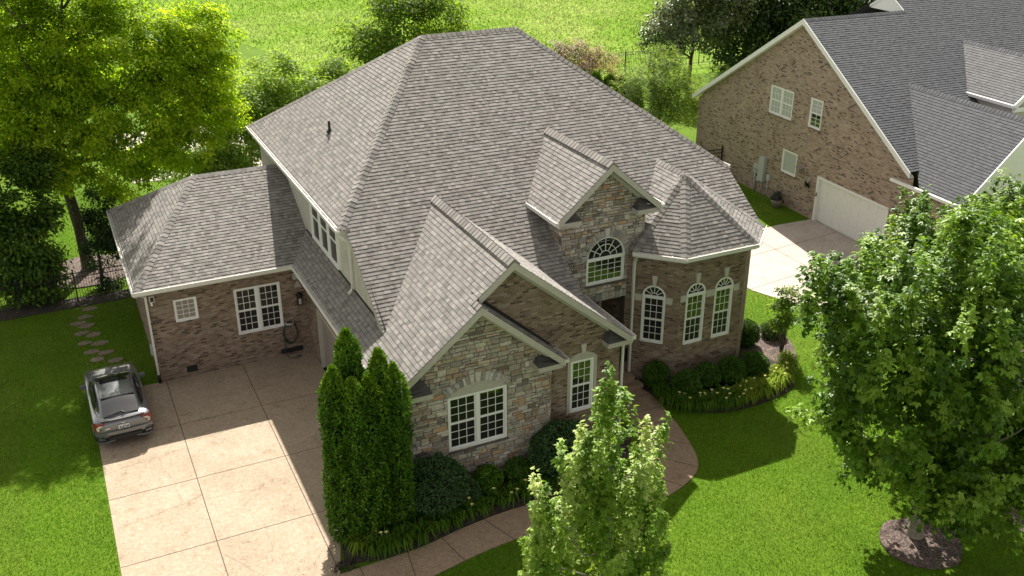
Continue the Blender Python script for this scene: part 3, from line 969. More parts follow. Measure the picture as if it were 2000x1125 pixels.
m = MB()
for ex in (GXl, GXr): m.poly([(GX, GY, GZ - .19), (ex, GY, GZe - .19), (ex, -6.4, GZe - .19), (GX, -6.4, GZ - .19)])
m.poly([(GXl, GY, GZe - .19), (12.95, GY, GZe - .19), (12.95, -4.6, GZe - .19), (GXl, -4.6, GZe - .19)])
m.build('soffit', 'trim', H)
m = MB()
for ex in (12.9, 16.1): m.beam((GX, -6.49, GZ - .29), (ex, -6.49, GZ - abs(ex - GX) * .852 - .29), Y_ * .05, Z3 * .16)
m.build('frieze_board', 'trim', H)
cornice(12.58, 13.42, GY + .03, -6.45, GZe - .1, 1)
cornice(15.55, 16.42, GY + .03, -6.45, GZe - .1, -1)
EW = (13.87, 15.37, 3.92, arc(13.87, 15.37, 4.87, .75)); EO = (13.6, 15.47, .35, flat(13.6, 15.47, 3.28))
ep = [(12.9, 0), (16.1, 0), (16.1, 6.72), (14.5, 8.09), (12.9, 6.72)]
m = MB(); wall_faces(m, (0, -6.42, 0), X, -Y_, ep, [EW, EO], recess=.3)
wall_faces(m, (12.9, 0, 0), -Y_, -X, [(6.42, 0), (6.42, 6.6), (3.6, 6.6), (3.6, 0)])
wall_faces(m, (16.1, 0, 0), Y_, X, [(-6.42, 0), (-6.42, 6.6), (-3.6, 6.6), (-3.6, 0)])
sw2 = m.build('stone_wall', 'mortar', H)
m = MB()
stone_facing(m, (0, -6.42, 0), X, -Y_, ep, [(13.87, 15.37, 3.92, arc(13.6, 15.64, 4.87, 1.0)), EO])
stone_facing(m, (12.9, 0, 0), -Y_, -X, [(6.42, 3.8), (6.42, 6.5), (3.6, 6.5), (3.6, 3.8)])
stone_facing(m, (16.1, 0, 0), Y_, X, [(-6.42, 3.8), (-6.42, 6.5), (-4.2, 6.5), (-4.2, 3.8)])
voussoirs(m, (0, -6.42, 0), X, -Y_, EW[3], .26, .1)
voussoirs(m, (0, -6.42, 0), X, -Y_, EO[3], .24, .1)
m.build('stone_facing', 'stone', sw2, True)
window(H, (0, -6.42, 0), X, -Y_, 13.87, 15.37, 3.92, 4.87, sashes=1, cols=5, rows=4, fan=.75, sill='stone')
keystone(H, (0, -6.42, 0), X, -Y_, 14.62, 5.63, .3)
# porch recess, door and steps
m = MB()
m.poly([(13.3, -4.9, .3), (15.6, -4.9, .3), (15.6, -4.9, 3.4), (13.3, -4.9, 3.4)])
m.poly([(15.48, -6.2, .3), (15.48, -4.9, .3), (15.48, -4.9, 3.4), (15.48, -6.2, 3.4)])
m.poly([(13.3, -6.2, .3), (13.3, -4.9, .3), (13.3, -4.9, 3.4), (13.3, -6.2, 3.4)])
m.poly([(13.3, -6.3, 3.35), (15.6, -6.3, 3.35), (15.6, -4.9, 3.35), (13.3, -4.9, 3.35)])
m.build('porch_wall', 'brick', H)
m = MB(); m.box((14.1, -4.97, .36), (15.02, -4.93, 2.5)); m.box((14.2, -4.985, .5), (14.9, -4.97, 1.3)); m.box((14.2, -4.985, 1.42), (14.9, -4.97, 2.4)); fd = m.build('front_door', 'door', H)
m = MB(); m.box((14.0, -5.0, .36), (14.1, -4.91, 2.55)); m.box((15.02, -5.0, .36), (15.1, -4.91, 2.55)); m.box((13.6, -5.0, 2.5), (15.4, -4.91, 2.6)); m.box((15.3, -5.0, .36), (15.38, -4.91, 2.5)); m.box((13.62, -5.0, .36), (13.7, -4.91, 2.5))
m.build('frame', 'trim', fd, True)
m = MB(); m.box((13.33, -6.75, 0), (15.46, -4.9, .36)); m.box((14.3, -7.15, 0), (15.6, -6.75, .34)); m.box((14.3, -7.5, 0), (15.75, -7.15, .18))
m.build('porch_step', 'walk', H)
# iron planter box hung low beside the turret downspout
m = MB()
for k in range(6): m.box((15.36 + k * .06, -6.66, .75), (15.385 + k * .06, -6.63, 1.2))
m.box((15.34, -6.67, .72), (15.72, -6.62, .76)); m.box((15.34, -6.67, 1.18), (15.72, -6.62, 1.22)); m.box((15.34, -6.62, .72), (15.7, -6.56, 1.2))
m.build('iron_vent_grille', 'dark', H)

# turret with a faceted roof
TX, TY, TZ, TE, TW, TD, TQ = 18.17, -5.69, 7.11, 5.1, 1.48, 2.44, 2.74
T1, T2 = (TX - TW, TY - TD, TE), (TX + TW, TY - TD, TE)
T3, T0 = (TX + TQ, TY - TD + TQ - TW, TE), (TX - TQ, TY - TD + TQ - TW, TE)
TA, TB = (TX, TY, TZ), (TX, -3.85, TZ)
r = MB()
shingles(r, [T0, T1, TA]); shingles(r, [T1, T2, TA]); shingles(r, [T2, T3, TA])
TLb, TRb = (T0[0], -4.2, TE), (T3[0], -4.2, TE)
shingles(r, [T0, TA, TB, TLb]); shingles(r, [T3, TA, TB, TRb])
troof = r.build('roof', 'shingle', H)
troof['label'] = 'faceted turret roof'
n0, n1, n2, n3, n4 = pn(TLb, T0, TA), pn(T0, T1, TA), pn(T1, T2, TA), pn(T2, T3, TA), pn(T3, TRb, TA)
r = MB(); caps(r, T0, TA, n0, n1); caps(r, T1, TA, n1, n2); caps(r, T2, TA, n2, n3); caps(r, T3, TA, n3, n4); caps(r, TA, (TX, -3.95, TZ + .001), n0, n4)
r.build('ridge_cap', 'shingle', troof, True)
for p, q in ((T0, T1), (T1, T2), (T2, T3)):
    d = (Vector(q) - Vector(p)).normalized(); gutter(H, p, q, Vector((d.y, -d.x, 0)), ends=False)
m = MB(); m.poly([(p[0], p[1], TE - .2) for p in (T0, T1, T2, T3)] + [(T3[0], -4.5, TE - .2), (T0[0], -4.5, TE - .2)]); m.build('soffit', 'trim', H)
o = .33
wy = TY - TD + o
w1, w2 = (TX - TW + .41 * o, wy), (TX + TW - .41 * o, wy)
w3 = (20.57, wy + (20.57 - w2[0])); w0 = (15.48, wy + (w1[0] - 15.48))
m = MB()
V0 = 1.58; VS = 3.5
cf = TX
fl = [(-.64 + cf - .43, -.64 + cf + .43), (.62 + cf - .43, .62 + cf + .43)]
fl = [(17.08, 17.88), (18.28, 19.06)]
wall_faces(m, (0, wy, 0), X, -Y_, [(w1[0], 0), (w2[0], 0), (w2[0], TE), (w1[0], TE)], [(a, b, V0, arc(a, b, VS, (b - a) / 2)) for a, b in fl], wid=6)
s2 = math.sqrt(.5)
UL = Vector((s2, -s2, 0)); NL_ = Vector((-s2, -s2, 0))
LL = (w1[0] - w0[0]) / s2
la_, lb_ = LL / 2 - .36, LL / 2 + .46
wall_faces(m, (w0[0], w0[1], 0), UL, NL_, [(0, 0), (LL, 0), (LL, TE), (0, TE)], [(la_, lb_, V0, arc(la_, lb_, VS - .12, (lb_ - la_) / 2))], wid=7)
UR = Vector((s2, s2, 0)); NR_ = Vector((s2, -s2, 0)); LR = (w3[0] - w2[0]) / s2
wall_faces(m, (w2[0], w2[1], 0), UR, NR_, [(0, 0), (LR, 0), (LR, TE), (0, TE)], wid=8)
wall_faces(m, (20.57, 0, 0), Y_, X, [(w3[1], 0), (8.4, 0), (8.4, 6.5), (-4.5, 6.5), (w3[1], 5.0)], wid=9)
wall_faces(m, (0, 8.4, 0), -X, Y_, [(-20.57, 0), (-6.33, 0), (-6.33, 6.5), (-20.57, 6.5)], wid=10)
wall_faces(m, (0, 8.4, 0), -X, Y_, [(-6.33, 0), (-.33, 0), (-.33, 3.7), (-6.33, 3.7)], wid=10)
m.build('brick_wall', 'brick', H)
for a, b in fl: window(H, (0, wy, 0), X, -Y_, a, b, V0, VS, fan=(b - a) / 2)
window(H, (w0[0], w0[1], 0), UL, NL_, la_, lb_, V0, VS - .12, fan=(lb_ - la_) / 2)
for (O, U, Nn, a, b, dv) in (((0, wy, 0), X, -Y_, *fl[0], 0), ((0, wy, 0), X, -Y_, *fl[1], 0), ((w0[0], w0[1], 0), UL, NL_, la_, lb_, -.12)):
    keystone(H, O, U, Nn, (a + b) / 2, VS + dv + (b - a) / 2 + .02, .36, .1, .19)
W, lb = frame_maker((0, wy, 0), X, -Y_)
for a, b in ((fl[0][0] - .24, fl[0][0] - .02), (fl[0][1] + .02, fl[1][0] - .02), (fl[1][1] + .02, fl[1][1] + .25)):
    m = MB(); lb(m, a, b, VS - .22, VS + .02, .002, .03); m.build('impost_block', 'keystone', H)
W, lb = frame_maker((w0[0], w0[1], 0), UL, NL_)
for a, b in ((la_ - .26, la_ - .02), (lb_ + .02, lb_ + .24)):
    m = MB(); lb(m, a, b, VS - .34, VS - .1, .002, .03); m.build('impost_block', 'keystone', H)
downspout(H, [(15.5, -6.98, 4.95), (15.62, -6.78, 4.75), (15.6, -6.72, 4.6), (15.6, -6.72, .12)], .05)
downspout(H, [(20.75, -6.7, 4.9), (20.64, -6.6, 4.7), (20.64, -6.6, .2)], .05)
m = MB(); m.box((18.15, -7.83, .32), (18.5, -7.79, .5)); m.build('foundation_vent', 'white', H)
m = MB(); m.box((19.0, -7.83, .3), (19.4, -7.79, .52)); m.build('foundation_vent', 'dark', H)

# ------------------------------------------------------------------ the neighbouring house (local frame: y runs along its brick gable wall)
nb = thing('brick_house', 'tan brick neighbouring house with dark grey roof and white double garage door', 'house', (32.5, 2.6, 0), math.radians(-3.2))
NM = 0.628
def NS_(y): return 4.42 + NM * (y + 5.86)
ap = (-.25, 2.5, 9.67)
def npoly(pts): return [Vector(p) for p in pts]
r = MB()
UY, UZ = 3.75, NS_(3.75)                      # higher ridge on the right part
shingles(r, [(-.25, -5.86, NS_(-5.86)), (6.0, -5.86, NS_(-5.86)), (6.0, 2.5, 9.67), ap], PAL2)
shingles(r, [(6.0, -5.86, NS_(-5.86)), (15.5, -5.86, NS_(-5.86)), (15.5, UY, UZ), (6.0, UY, UZ)], PAL2)
r.poly([ap, (6.0, 2.5, 9.67), (6.0, 11.7, 3.89), (-.25, 11.7, 3.89)], (.09, .09, .1))
r.poly([(6, UY, UZ), (15.5, UY, UZ), (15.5, 14, UZ - NM * 9.05), (6, 14, UZ - NM * 9.05)], (.09, .09, .1))
nroof = r.build('roof', 'shingle', nb, True)
r = MB()
nf, nbk = pn((0, 0, NS_(0)), (1, 0, NS_(0)), (0, 2, NS_(2))), pn((0, 2.5, 9.67), (1, 2.5, 9.67), (0, 11.7, 3.89))
caps(r, ap, (6.0, 2.5, 9.671), nf, nbk, PAL2); r.build('ridge_cap', 'shingle', nroof, True)
r = MB(); caps(r, (6, UY, UZ), (15.5, UY, UZ + .001), nf, pn((0, UY, UZ), (1, UY, UZ), (0, UY + 1, UZ - NM)), PAL2)
r.build('ridge_cap', 'shingle', nroof, True)
m = MB(); m.poly([(5.99, 2.4, 9.5), (5.99, 5.0, 9.5), (5.99, UY, UZ)]); m.build('gable_siding', 'white', nb, True)
m = MB()
for q in ((5.96, 2.45, 9.6), (5.96, 5.0, UZ - NM * 1.25 - .08)): m.beam((5.96, UY, UZ - .08), q, X * .05, Z3 * .12)
m.build('fascia', 'white', nb, True)
m = MB()
m.beam((-.27, 2.5, 9.57), (-.27, -5.9, 9.67 - NM * 8.4 - .1), X * .05, Z3 * .26)
m.beam((-.27, 2.5, 9.57), (-.27, 11.72, 3.8), X * .05, Z3 * .26)
m.poly([(-.25, 2.5, 9.45), (0, 2.5, 9.45), (0, -5.9, 9.45 - NM * 8.4), (-.25, -5.9, 9.45 - NM * 8.4)]); m.poly([(-.25, 2.5, 9.45), (0, 2.5, 9.45), (0, 11.7, 3.7), (-.25, 11.7, 3.7)])
m.build('fascia', 'white', nb, True)
NO, NU, NN = (0, 0, 0), (0, -1, 0), (-1, 0, 0)
w_d = (-4.74, -2.86, 4.52, flat(-4.74, -2.86, 5.99)); w_n = (-1.5, -.58, 4.58, flat(-1.5, -.58, 6.05)); w_l = (-3.19, -2.0, 1.75, flat(-3.19, -2.0, 2.96)); w_g = (-.25, 4.75, 0, flat(-.25, 4.75, 2.32))
m = MB()
wall_faces(m, NO, NU, NN, [(-11.4, 0), (5.9, 0), (5.9, 4.2), (-2.5, 9.45), (-11.4, 3.85)], [w_d, w_n, w_l, w_g], wid=20, recess=.12)
wall_faces(m, NO, NU, NN, [(5.9, 0), (8.7, 0), (8.7, 3.8), (5.9, 3.8)], wid=20)
wall_faces(m, (0, 11.4, 0), X, Y_, [(0, 0), (15, 0), (15, 3.8), (0, 3.8)], wid=21)
wall_faces(m, (0, -8.7, 0), X, -Y_, [(0, 0), (6.3, 0), (6.3, 3.7), (3.1, 6.9), (0, 3.7)], wid=22)
wall_faces(m, (15, 0, 0), Y_, X, [(-5, 0), (11.4, 0), (11.4, 4), (4.9, 11), (-5, 4)], wid=23)
m.build('brick_wall', 'brick2', nb, True)
window(nb, NO, NU, NN, -4.74, -2.86, 4.52, 5.99, twin=2, rows=2, low='blind', up='blind').matrix_parent_inverse = Matrix.Identity(4)
window(nb, NO, NU, NN, -1.5, -.58, 4.58, 6.05, cols=2, low='glass', up='blind').matrix_parent_inverse = Matrix.Identity(4)
window(nb, NO, NU, NN, -3.19, -2.0, 1.75, 2.96, cols=1, rows=1, sashes=1, up='blind').matrix_parent_inverse = Matrix.Identity(4)
W, lb = frame_maker(NO, NU, NN)
m = MB()
for i in range(4):
    lb(m, -.15, 4.65, .02 + i * .56, .575 + i * .56, -.16, -.13)
    for j in range(8): lb(m, -.02 + j * .59, .42 + j * .59, .1 + i * .56, .48 + i * .56, -.13, -.118)
g = m.build('garage_door', 'white', nb, True)
m = MB(); lb(m, -.27, -.13, 0, 2.3, -.15, .03); lb(m, 4.63, 4.77, 0, 2.3, -.15, .03); lb(m, -.27, 4.77, 2.24, 2.36, -.15, .03); m.build('frame', 'white', g, True)
m = MB(); lb(m, -.22, -.15, 1.3, 1.5, .03, .05); m.build('keypad', 'dark', nb, True)
# utility boxes
m = MB(); lb(m, -4.87, -4.42, .75, 2.1, .0, .2); m.build('utility_cabinet', 'greybox', nb, True)
m = MB(); lb(m, -5.35, -4.95, 1.05, 1.55, 0, .16); m.lathe([(.11, 0), (.11, .12)], (-.2, 5.15, 1.2), 14); me_ = m.build('electric_meter', 'greybox', nb, True)
for cy_, ct_, cr_ in ((5.25, 1.1, .05), (4.6, .8, .025), (4.1, 1.0, .025)):
    m = MB(); m.tube([(-.08, cy_, ct_), (-.08, cy_, 0)], cr_, 8); m.build('conduit', 'greybox', nb, True)
m = MB(); lb(m, -4.2, -3.95, .95, 1.25, 0, .12); m.build('junction_box', 'greybox', nb, True)
m = MB(); lb(m, -5.1, -4.95, .6, .9, 0, .1); m.build('junction_box', 'greybox', nb, True)
m = MB(); lb(m, -3.0, -2.65, .1, .3, .005, .03); m.build('foundation_vent', 'dark', nb, True)
m = MB(); lb(m, -1.62, -1.42, 2.2, 2.42, 0, .28); lb(m, -1.7, -1.34, 2.4, 2.46, 0, .3); m.build('wall_lantern', 'taupe', nb, True)
m = MB(); m.tube([(-.2, .75, 1.62), (-.2, .75, 1.9), (-.05, .75, 2.2)], .03, 6)
for k in range(30):
    a = R.uniform(0, 6.28); q = R.uniform(.05, .3)
    m.add([(-.2, .75, 1.9), (-.2 + .16 * math.cos(a) * q * 3 - .05, .75 + q * math.sin(a), 1.75 + R.uniform(-.2, .2)), (-.16, .78 + q * math.sin(a), 1.7)], [(0, 1, 2)], (.02, .045, .015))
m.build('wall_planter', 'leaf_dense', nb, True)
# front-projecting gable and dormer
NZ1 = 7.1; NX1 = 3.05; nyb = -1.58
r = MB()
shingles(r, [(-.25, -6.55, 3.9), (-.25, -9.0, 3.9), (NX1, -9.0, NZ1), (NX1, -1.5, NZ1)], ((.096, .099, .108), (.106, .108, .118), .6))
r.poly([(NX1, -1.0, NZ1), (NX1, -9.0, NZ1), (6.4, -9.0, 3.9), (6.4, -1, 3.9)], (.1, .1, .11))
r2 = r.build('roof', 'shingle', nb, True)
na, nb_n = pn((-.25, 0, 3.9), (-.25, -9, 3.9), (NX1, -9, NZ1)), pn((NX1, 0, NZ1), (NX1, -9, NZ1), (6.4, 0, 3.9))
r = MB(); caps(r, (NX1, -9, NZ1), (NX1, -1.6, NZ1 + .001), na, nb_n, PAL2); r.build('ridge_cap', 'shingle', r2, True)
m = MB(); m.beam((-.33, -4.9, 3.84), (-.33, -9.0, 3.84), X * .12, Z3 * .13); m.build('gutter', 'white', nb, True)
m = MB(); m.beam((-.3, -9.02, 3.72), (NX1, -9.02, NZ1 - .12), Y_ * .06, Z3 * .36); m.beam((NX1, -9.02, NZ1 - .12), (6.45, -9.02, 3.72), Y_ * .06, Z3 * .36)
m.poly([(-.25, -8.98, 3.72), (6.4, -8.98, 3.72), (NX1, -8.98, NZ1 - .1)])
m.build('gable_trim', 'white', nb, True)
DX, DZ, DE = 8.16, 8.4, 6.6
r = MB()
shingles(r, [(6.0, 1, DE), (6.0, -5.2, DE), (DX, -5.2, DZ), (DX, 1, DZ)], ((.14, .14, .145), (.15, .148, .152), .6))
r.poly([(DX, 1, DZ), (DX, -5.2, DZ), (10.3, -5.2, DE), (10.3, 1, DE)], (.1, .1, .11))
r3 = r.build('roof', 'shingle', nb, True)
nd = pn((6, 1, DE), (6, -5, DE), (DX, -5, DZ)); ne = pn((DX, 1, DZ), (DX, -5, DZ), (10.3, 1, DE))
r = MB(); caps(r, (DX, -5.2, DZ), (DX, .45, DZ + .001), nd, ne, PAL2); r.build('ridge_cap', 'shingle', r3, True)
m = MB(); m.beam((5.94, -2.35, DE - .05), (5.94, -5.2, DE - .05), X * .12, Z3 * .14); m.build('gutter', 'white', nb, True)
m = MB(); m.beam((5.95, -5.22, DE - .1), (DX, -5.22, DZ - .1), Y_ * .06, Z3 * .3); m.beam((DX, -5.22, DZ - .1), (10.3, -5.22, DE - .1), Y_ * .06, Z3 * .3); m.box((5.95, -5.25, DE - .3), (10.3, -5.15, DE - .1))
m.build('gable_trim', 'white', nb, True)
m = MB(); m.poly([(6.2, -5.0, 4.9), (10.1, -5.0, 4.9), (10.1, -5.0, 6.5), (DX, -5.0, 8.3), (6.2, -5.0, 6.5)]); m.poly([(6.2, -5.0, 4.9), (6.2, -2.2, 4.9), (6.2, -2.2, 6.6), (6.2, -5, 6.6)]); m.build('gable_siding', 'siding', nb, True)

# ------------------------------------------------------------------ ground, drives, paths, beds
lawn = MB()
G = 60
lawn.poly([(-400, -300, 0), (500, -300, 0), (500, 700, 0), (-400, 700, 0)])
tag(lawn.build('lawn', 'lawn'), None, None, kind='structure')

def strips(mb, lines, z, w=.022, mat=1):
    for pl in lines:
        for a, b in zip(pl, pl[1:]):
            a, b = Vector((*a, z)), Vector((*b, z)); d = (b - a).normalized(); s_ = Vector((-d.y, d.x, 0)) * w / 2
            mb.poly([a - s_, b - s_, b + s_, a + s_], (.5,) * 3, None, mat)
def crack(a, b, n=14, j=.05):
    a, b = Vector(a), Vector(b); out = []
    d = (b - a); s_ = Vector((-d.y, d.x)).normalized(); o_ = 0
    for i in range(n + 1):
        o_ = o_ * .8 + R.uniform(-j, j)
        p = a + d * i / n + s_ * (o_ if 0 < i < n else 0)
        out.append((p.x, p.y))
    return out
d = MB()
d.prism([(-2.03, .4), (-2.03, -30), (2.4, -30), (2.55, -14.05), (2.9, -13.2), (3.3, -11.95), (3.75, -10.5), (3.9, -8.5), (5.87, -8.35), (5.87, .43)], -.05, .02)
JX = (.52, 3.24); JY = (.43, -2.8, -6.12, -9.37, -12.5, -15.8)
strips(d, [[(JX[0], .42), (JX[0], -28)], [(JX[1], .42), (JX[1], -11.9)]], .024, .026)
strips(d, [[(-2.02, y), (5.8 if y > -8.4 else 3.8 if y > -10 else 3.0, y)] for y in JY[1:5]], .024, .02)
strips(d, [crack((-2.0, -4.75), (.5, -4.3)), crack((.52, -3.95), (3.2, -3.7)), crack((-.4, -4.5), (-.15, -6.1), 8), crack((-.18, -6.2), (-.1, -7.4), 8, .03), crack((-1.9, -7.6), (.5, -7.05)), crack((.55, -7.3), (2.2, -7.5)), crack((1.9, -9.4), (1.75, -11), 10), crack((.55, -1.2), (2.4, -1.6)), crack((.55, -9.9), (1.9, -12.5), 16, .04)], .0235, .007, 2)
tag(d.build('driveway', ['drive', 'joint', 'crack']), None, None, kind='structure')

def smooth_line(pts, k=6):
    P = [Vector(p) for p in pts]; out = []
    for i in range(len(P) - 1):
        p0, p1, p2, p3 = P[max(i - 1, 0)], P[i], P[i + 1], P[min(i + 2, len(P) - 1)]
        for j in range(k):
            t = j / k
            q = .5 * ((2 * p1) + (-p0 + p2) * t + (2 * p0 - 5 * p1 + 4 * p2 - p3) * t * t + (-p0 + 3 * p1 - 3 * p2 + p3) * t ** 3)
            out.append((q.x, q.y))
    out.append(tuple(P[-1]))
    return out
outer = smooth_line([(3.2, -13.75), (4.4, -13.55), (5.6, -13.3), (7.3, -13.0), (8.8, -12.95), (11.0, -13.3), (12.9, -13.16), (14.29, -12.64), (14.94, -11.9), (15.4, -10.4), (15.6, -9.3), (15.72, -8.4), (15.75, -7.5), (15.6, -6.8)])
inner = smooth_line([(3.1, -12.2), (4.6, -12.15), (5.66, -12.1), (6.85, -11.87), (8.5, -11.7), (10.6, -11.8), (12.2, -11.65), (13.1, -11.2), (13.75, -10.5), (14.05, -9.8), (14.2, -9.1), (14.25, -8.5), (14.28, -7.6), (14.3, -6.8)])
wk = MB()
n = len(outer)
for i in range(n - 1):
    a, b, c, e = inner[i], inner[i + 1], outer[i + 1], outer[i]
    wk.add([(*a, .03), (*b, .03), (*c, .03), (*e, .03)], [(0, 3, 2, 1)])
    wk.add([(*c, .03), (*e, .03), (*e, -.03), (*c, -.03)], [(0, 1, 2, 3)]); wk.add([(*a, .03), (*b, .03), (*b, -.03), (*a, -.03)], [(0, 1, 2, 3)])
for i in range(3, n - 2, 6):
    wk.add([], [])
    strips(wk, [[inner[i], outer[i]]], .034, .024)
tag(wk.build('walkway', ['walk', 'joint']), None, None, kind='structure')

d = MB()
d.prism([(32.6, 2.95), (30.5, 3.05), (28.0, 2.9), (25.6, 1.6), (24.3, -.6), (24.4, -2.6), (25.2, -4.6), (25.8, -8), (26.2, -12), (26.4, -40), (30.6, -40), (30.5, -12), (31.6, -6), (32.3, -3.6)], -.05, .02)
strips(d, [[(24.4, -2.5), (32, -1.6)], [(24.5, .2), (32.4, 1.0)], [(25.8, -6.2), (31.4, -5.6)], [(28.3, 2.9), (27.9, -30)], [(26.1, -10), (30.5, -10)]], .024, .025)
tag(d.build('neighbour_driveway', ['drive2', 'joint']), None, None, kind='structure')

def bed(name, pts, mat, h=.035):
    m = MB()
    P = smooth_line(pts + [pts[0]], 3)[:-1]
    c = Vector((sum(p[0] for p in P) / len(P), sum(p[1] for p in P) / len(P)))
    m.prism(P, -.02, h, 0)
    tag(m.build(name, mat), None, None, kind='structure')
bed('mulch_bed', [(3.45, -11.85), (3.72, -10.5), (3.9, -8.6), (5.8, -8.4), (6.2, -9.9), (10.5, -9.9), (13.2, -9.5), (13.9, -9.45), (13.55, -10.2), (12.85, -11.0), (12.0, -11.55), (10.6, -11.75), (8.5, -11.66), (6.85, -11.83), (5.66, -12.05), (4.6, -12.12)], 'mulch')
bed('mulch_bed', [(15.74, -7.9), (15.9, -9.0), (17.0, -9.95), (18.55, -10.2), (20.35, -9.9), (21.0, -9.3), (21.2, -8.0), (20.4, -7.2), (20.55, -6.4), (19.4, -7.5), (16.8, -7.5), (15.5, -6.5), (15.5, -7.0)], 'mulch')
bed('mulch_bed', [(20.6, -6.9), (21.2, -8.2), (21.0, -9.2), (21.7, -8.6), (22.5, -7.6), (22.9, -6.4), (22.5, -5.4), (21.4, -4.8), (20.6, -4.8)], 'mulch_brown', .04)
def ring(name, cx, cy, rx, ry, mat):
    bed(name, [(cx + rx * R.uniform(.93, 1.07) * math.cos(a * math.pi / 7), cy + ry * R.uniform(.93, 1.07) * math.sin(a * math.pi / 7)) for a in range(14)], mat, .05)
ring('mulch_bed', 18.15, -17.95, 1.15, 1.05, 'mulch_brown')
ring('mulch_bed', 21.9, -18.8, .9, .9, 'mulch_brown')
ring('mulch_bed', -1.2, 12.1, 2.3, 1.8, 'mulch_brown')
bed('mulch_bed', [(-5, 8.3), (-2, 8.35), (.3, 8.4), (.3, 9.2), (-2, 9.3), (-5, 9.4)], 'mulch', .03)
m = MB(); m.prism([(2.0, 24), (12, 24), (12, 34), (1.5, 35)], -.03, .03); tag(m.build('patio', 'drive2'), None, None, kind='structure')

m = MB(); m.poly([(17.3, 57, .006), (20.3, 40, .006), (40, 34, .006), (75, 28, .006), (200, 20, .006), (300, 300, .006), (-42, 300, .006)]); tag(m.build('meadow_ground', 'meadow'), None, None, kind='structure')

# stepping stones in the side yard
for i, (x, y) in enumerate([(-1.47, 7.93), (-1.74, 7.2), (-2.0, 6.7), (-1.72, 6.34), (-1.97, 5.73), (-1.54, 5.41), (-1.35, 4.54), (-1.9, 4.79), (-1.72, 3.91), (-1.25, 3.63), (-1.57, 3.2), (-.95, 2.85)]):
    m = MB(); a0 = R.uniform(0, 1)
    P = [(.33 * R.uniform(.75, 1.15) * math.cos(a0 + k * .9), .2 * R.uniform(.8, 1.15) * math.sin(a0 + k * .9)) for k in range(7)]
    m.prism(P, -.03, .03)
    o = m.build('stepping_stone', 'flag', None); o.location = (x, y, 0)
    tag(o, 'tan irregular stepping stone set in the shaded side lawn', 'stepping stone', 'stepping stones in the side yard')

# fallen bark and soil spilled at the corner of the bed
m = MB()
for k in range(700):
    a = R.uniform(0, 6.28); q = abs(R.gauss(0, .34)); x, y = 3.45 + q * math.cos(a), -11.95 + q * math.sin(a) * .7; s_ = R.uniform(.012, .05) if q < .4 else R.uniform(.008, .02)
    z = max(.02, .16 - q * .4)
    vs = [(x + s_ * R.uniform(-1, 1), y + s_ * R.uniform(-1, 1), z + s_ * R.uniform(-.6, .6)) for _ in range(4)]
    m.add(vs, [(0, 1, 2), (0, 2, 3), (0, 3, 1), (1, 3, 2)], (.02, .015, .012))
o = m.build('soil_pile', 'mulch'); tag(o, 'small heap of dark soil spilled where the bed meets the driveway', 'soil', kind='stuff')

m = MB()
for k in range(90):
    x, y = (R.uniform(-5, .2), R.uniform(-1, 8.8)) if k < 60 else (R.uniform(2.2, 3.4), R.uniform(-13.2, -11.2))
    q = R.uniform(.02, .06) * (1 if k < 60 else .4); a = R.uniform(0, 6.28); z = .06 if k < 60 else .026
    dx, dy = q * math.cos(a), q * math.sin(a)
    m.add([(x, y, z), (x + dx - dy * .5, y + dy + dx * .5, z + .01), (x + dx * 2, y + dy * 2, z), (x + dx + dy * .5, y + dy - dx * .5, z + .012)], [(0, 1, 2, 3)], (.3, .22, .13) if k < 60 else (.05, .035, .025))
tag(m.build('fallen_leaves', 'leaf_dense'), 'scattered tan fallen leaves on the shaded side lawn and driveway edge', 'leaves', kind='stuff')

# ------------------------------------------------------------------ grass
def in_poly(px, py, poly):
    c = np.zeros(len(px), bool); n = len(poly); j = n - 1
    for i in range(n):
        xi, yi = poly[i]; xj, yj = poly[j]
        c ^= ((yi > py) != (yj > py)) & (px < (xj - xi) * (py - yi) / (yj - yi + 1e-12) + xi)
        j = i
    return c
def vnoise(x, y, s, seed):
    g = np.random.default_rng(seed).random((64, 64))
    u, v = x / s, y / s
    i, j = np.floor(u).astype(int), np.floor(v).astype(int)
    fu, fv = u - i, v - j; fu = fu * fu * (3 - 2 * fu); fv = fv * fv * (3 - 2 * fv)
    G_ = lambda a, b: g[a % 64, b % 64]
    return (G_(i, j) * (1 - fu) + G_(i + 1, j) * fu) * (1 - fv) + (G_(i, j + 1) * (1 - fu) + G_(i + 1, j + 1) * fu) * fv

HOLES = [[(-2.05, .43), (-2.05, -30), (2.4, -30), (2.55, -14.05), (3.0, -13.8), (3.0, -11.9), (3.75, -10.5), (3.9, -8.5), (5.87, -8.35), (5.87, .43)],
         outer + inner[::-1],
         [(.33, .43), (5.9, .43), (5.9, -10), (13.4, -9.9), (20.6, -7.9), (20.6, 8.4), (.33, 8.4)],
         [(3.4, -12.1), (3.9, -8.4), (14.3, -8.9), (13.9, -10.5), (12.2, -11.7), (5, -12.2)],
         [(15.7, -7), (15.85, -9.0), (17.0, -9.85), (18.55, -10.1), (20.35, -9.8), (21.0, -9.3), (21.7, -8.6), (22.5, -7.6), (22.9, -6.4), (22.5, -5.4), (21.4, -4.8), (20.5, -4.8), (20, -7)],
         [(32.3, 2.95), (30.5, 3.05), (28.0, 2.9), (25.6, 1.6), (24.3, -.6), (24.4, -2.6), (25.2, -4.6), (25.8, -8), (26.2, -12), (26.4, -40), (30.6, -40), (30.5, -12), (31.5, -6), (32.1, -3.6)],
         [(18.15 + 1.05 * math.cos(a * .5), -17.95 + .98 * math.sin(a * .5)) for a in range(13)],
         [(-1.2 + 2.0 * math.cos(a * .5), 12.1 + 1.5 * math.sin(a * .5)) for a in range(13)], [(2.0, 24), (12, 24), (12, 34), (1.5, 35)],
         [(32.4, -7), (46, -7), (46, 14), (33, 14)]]
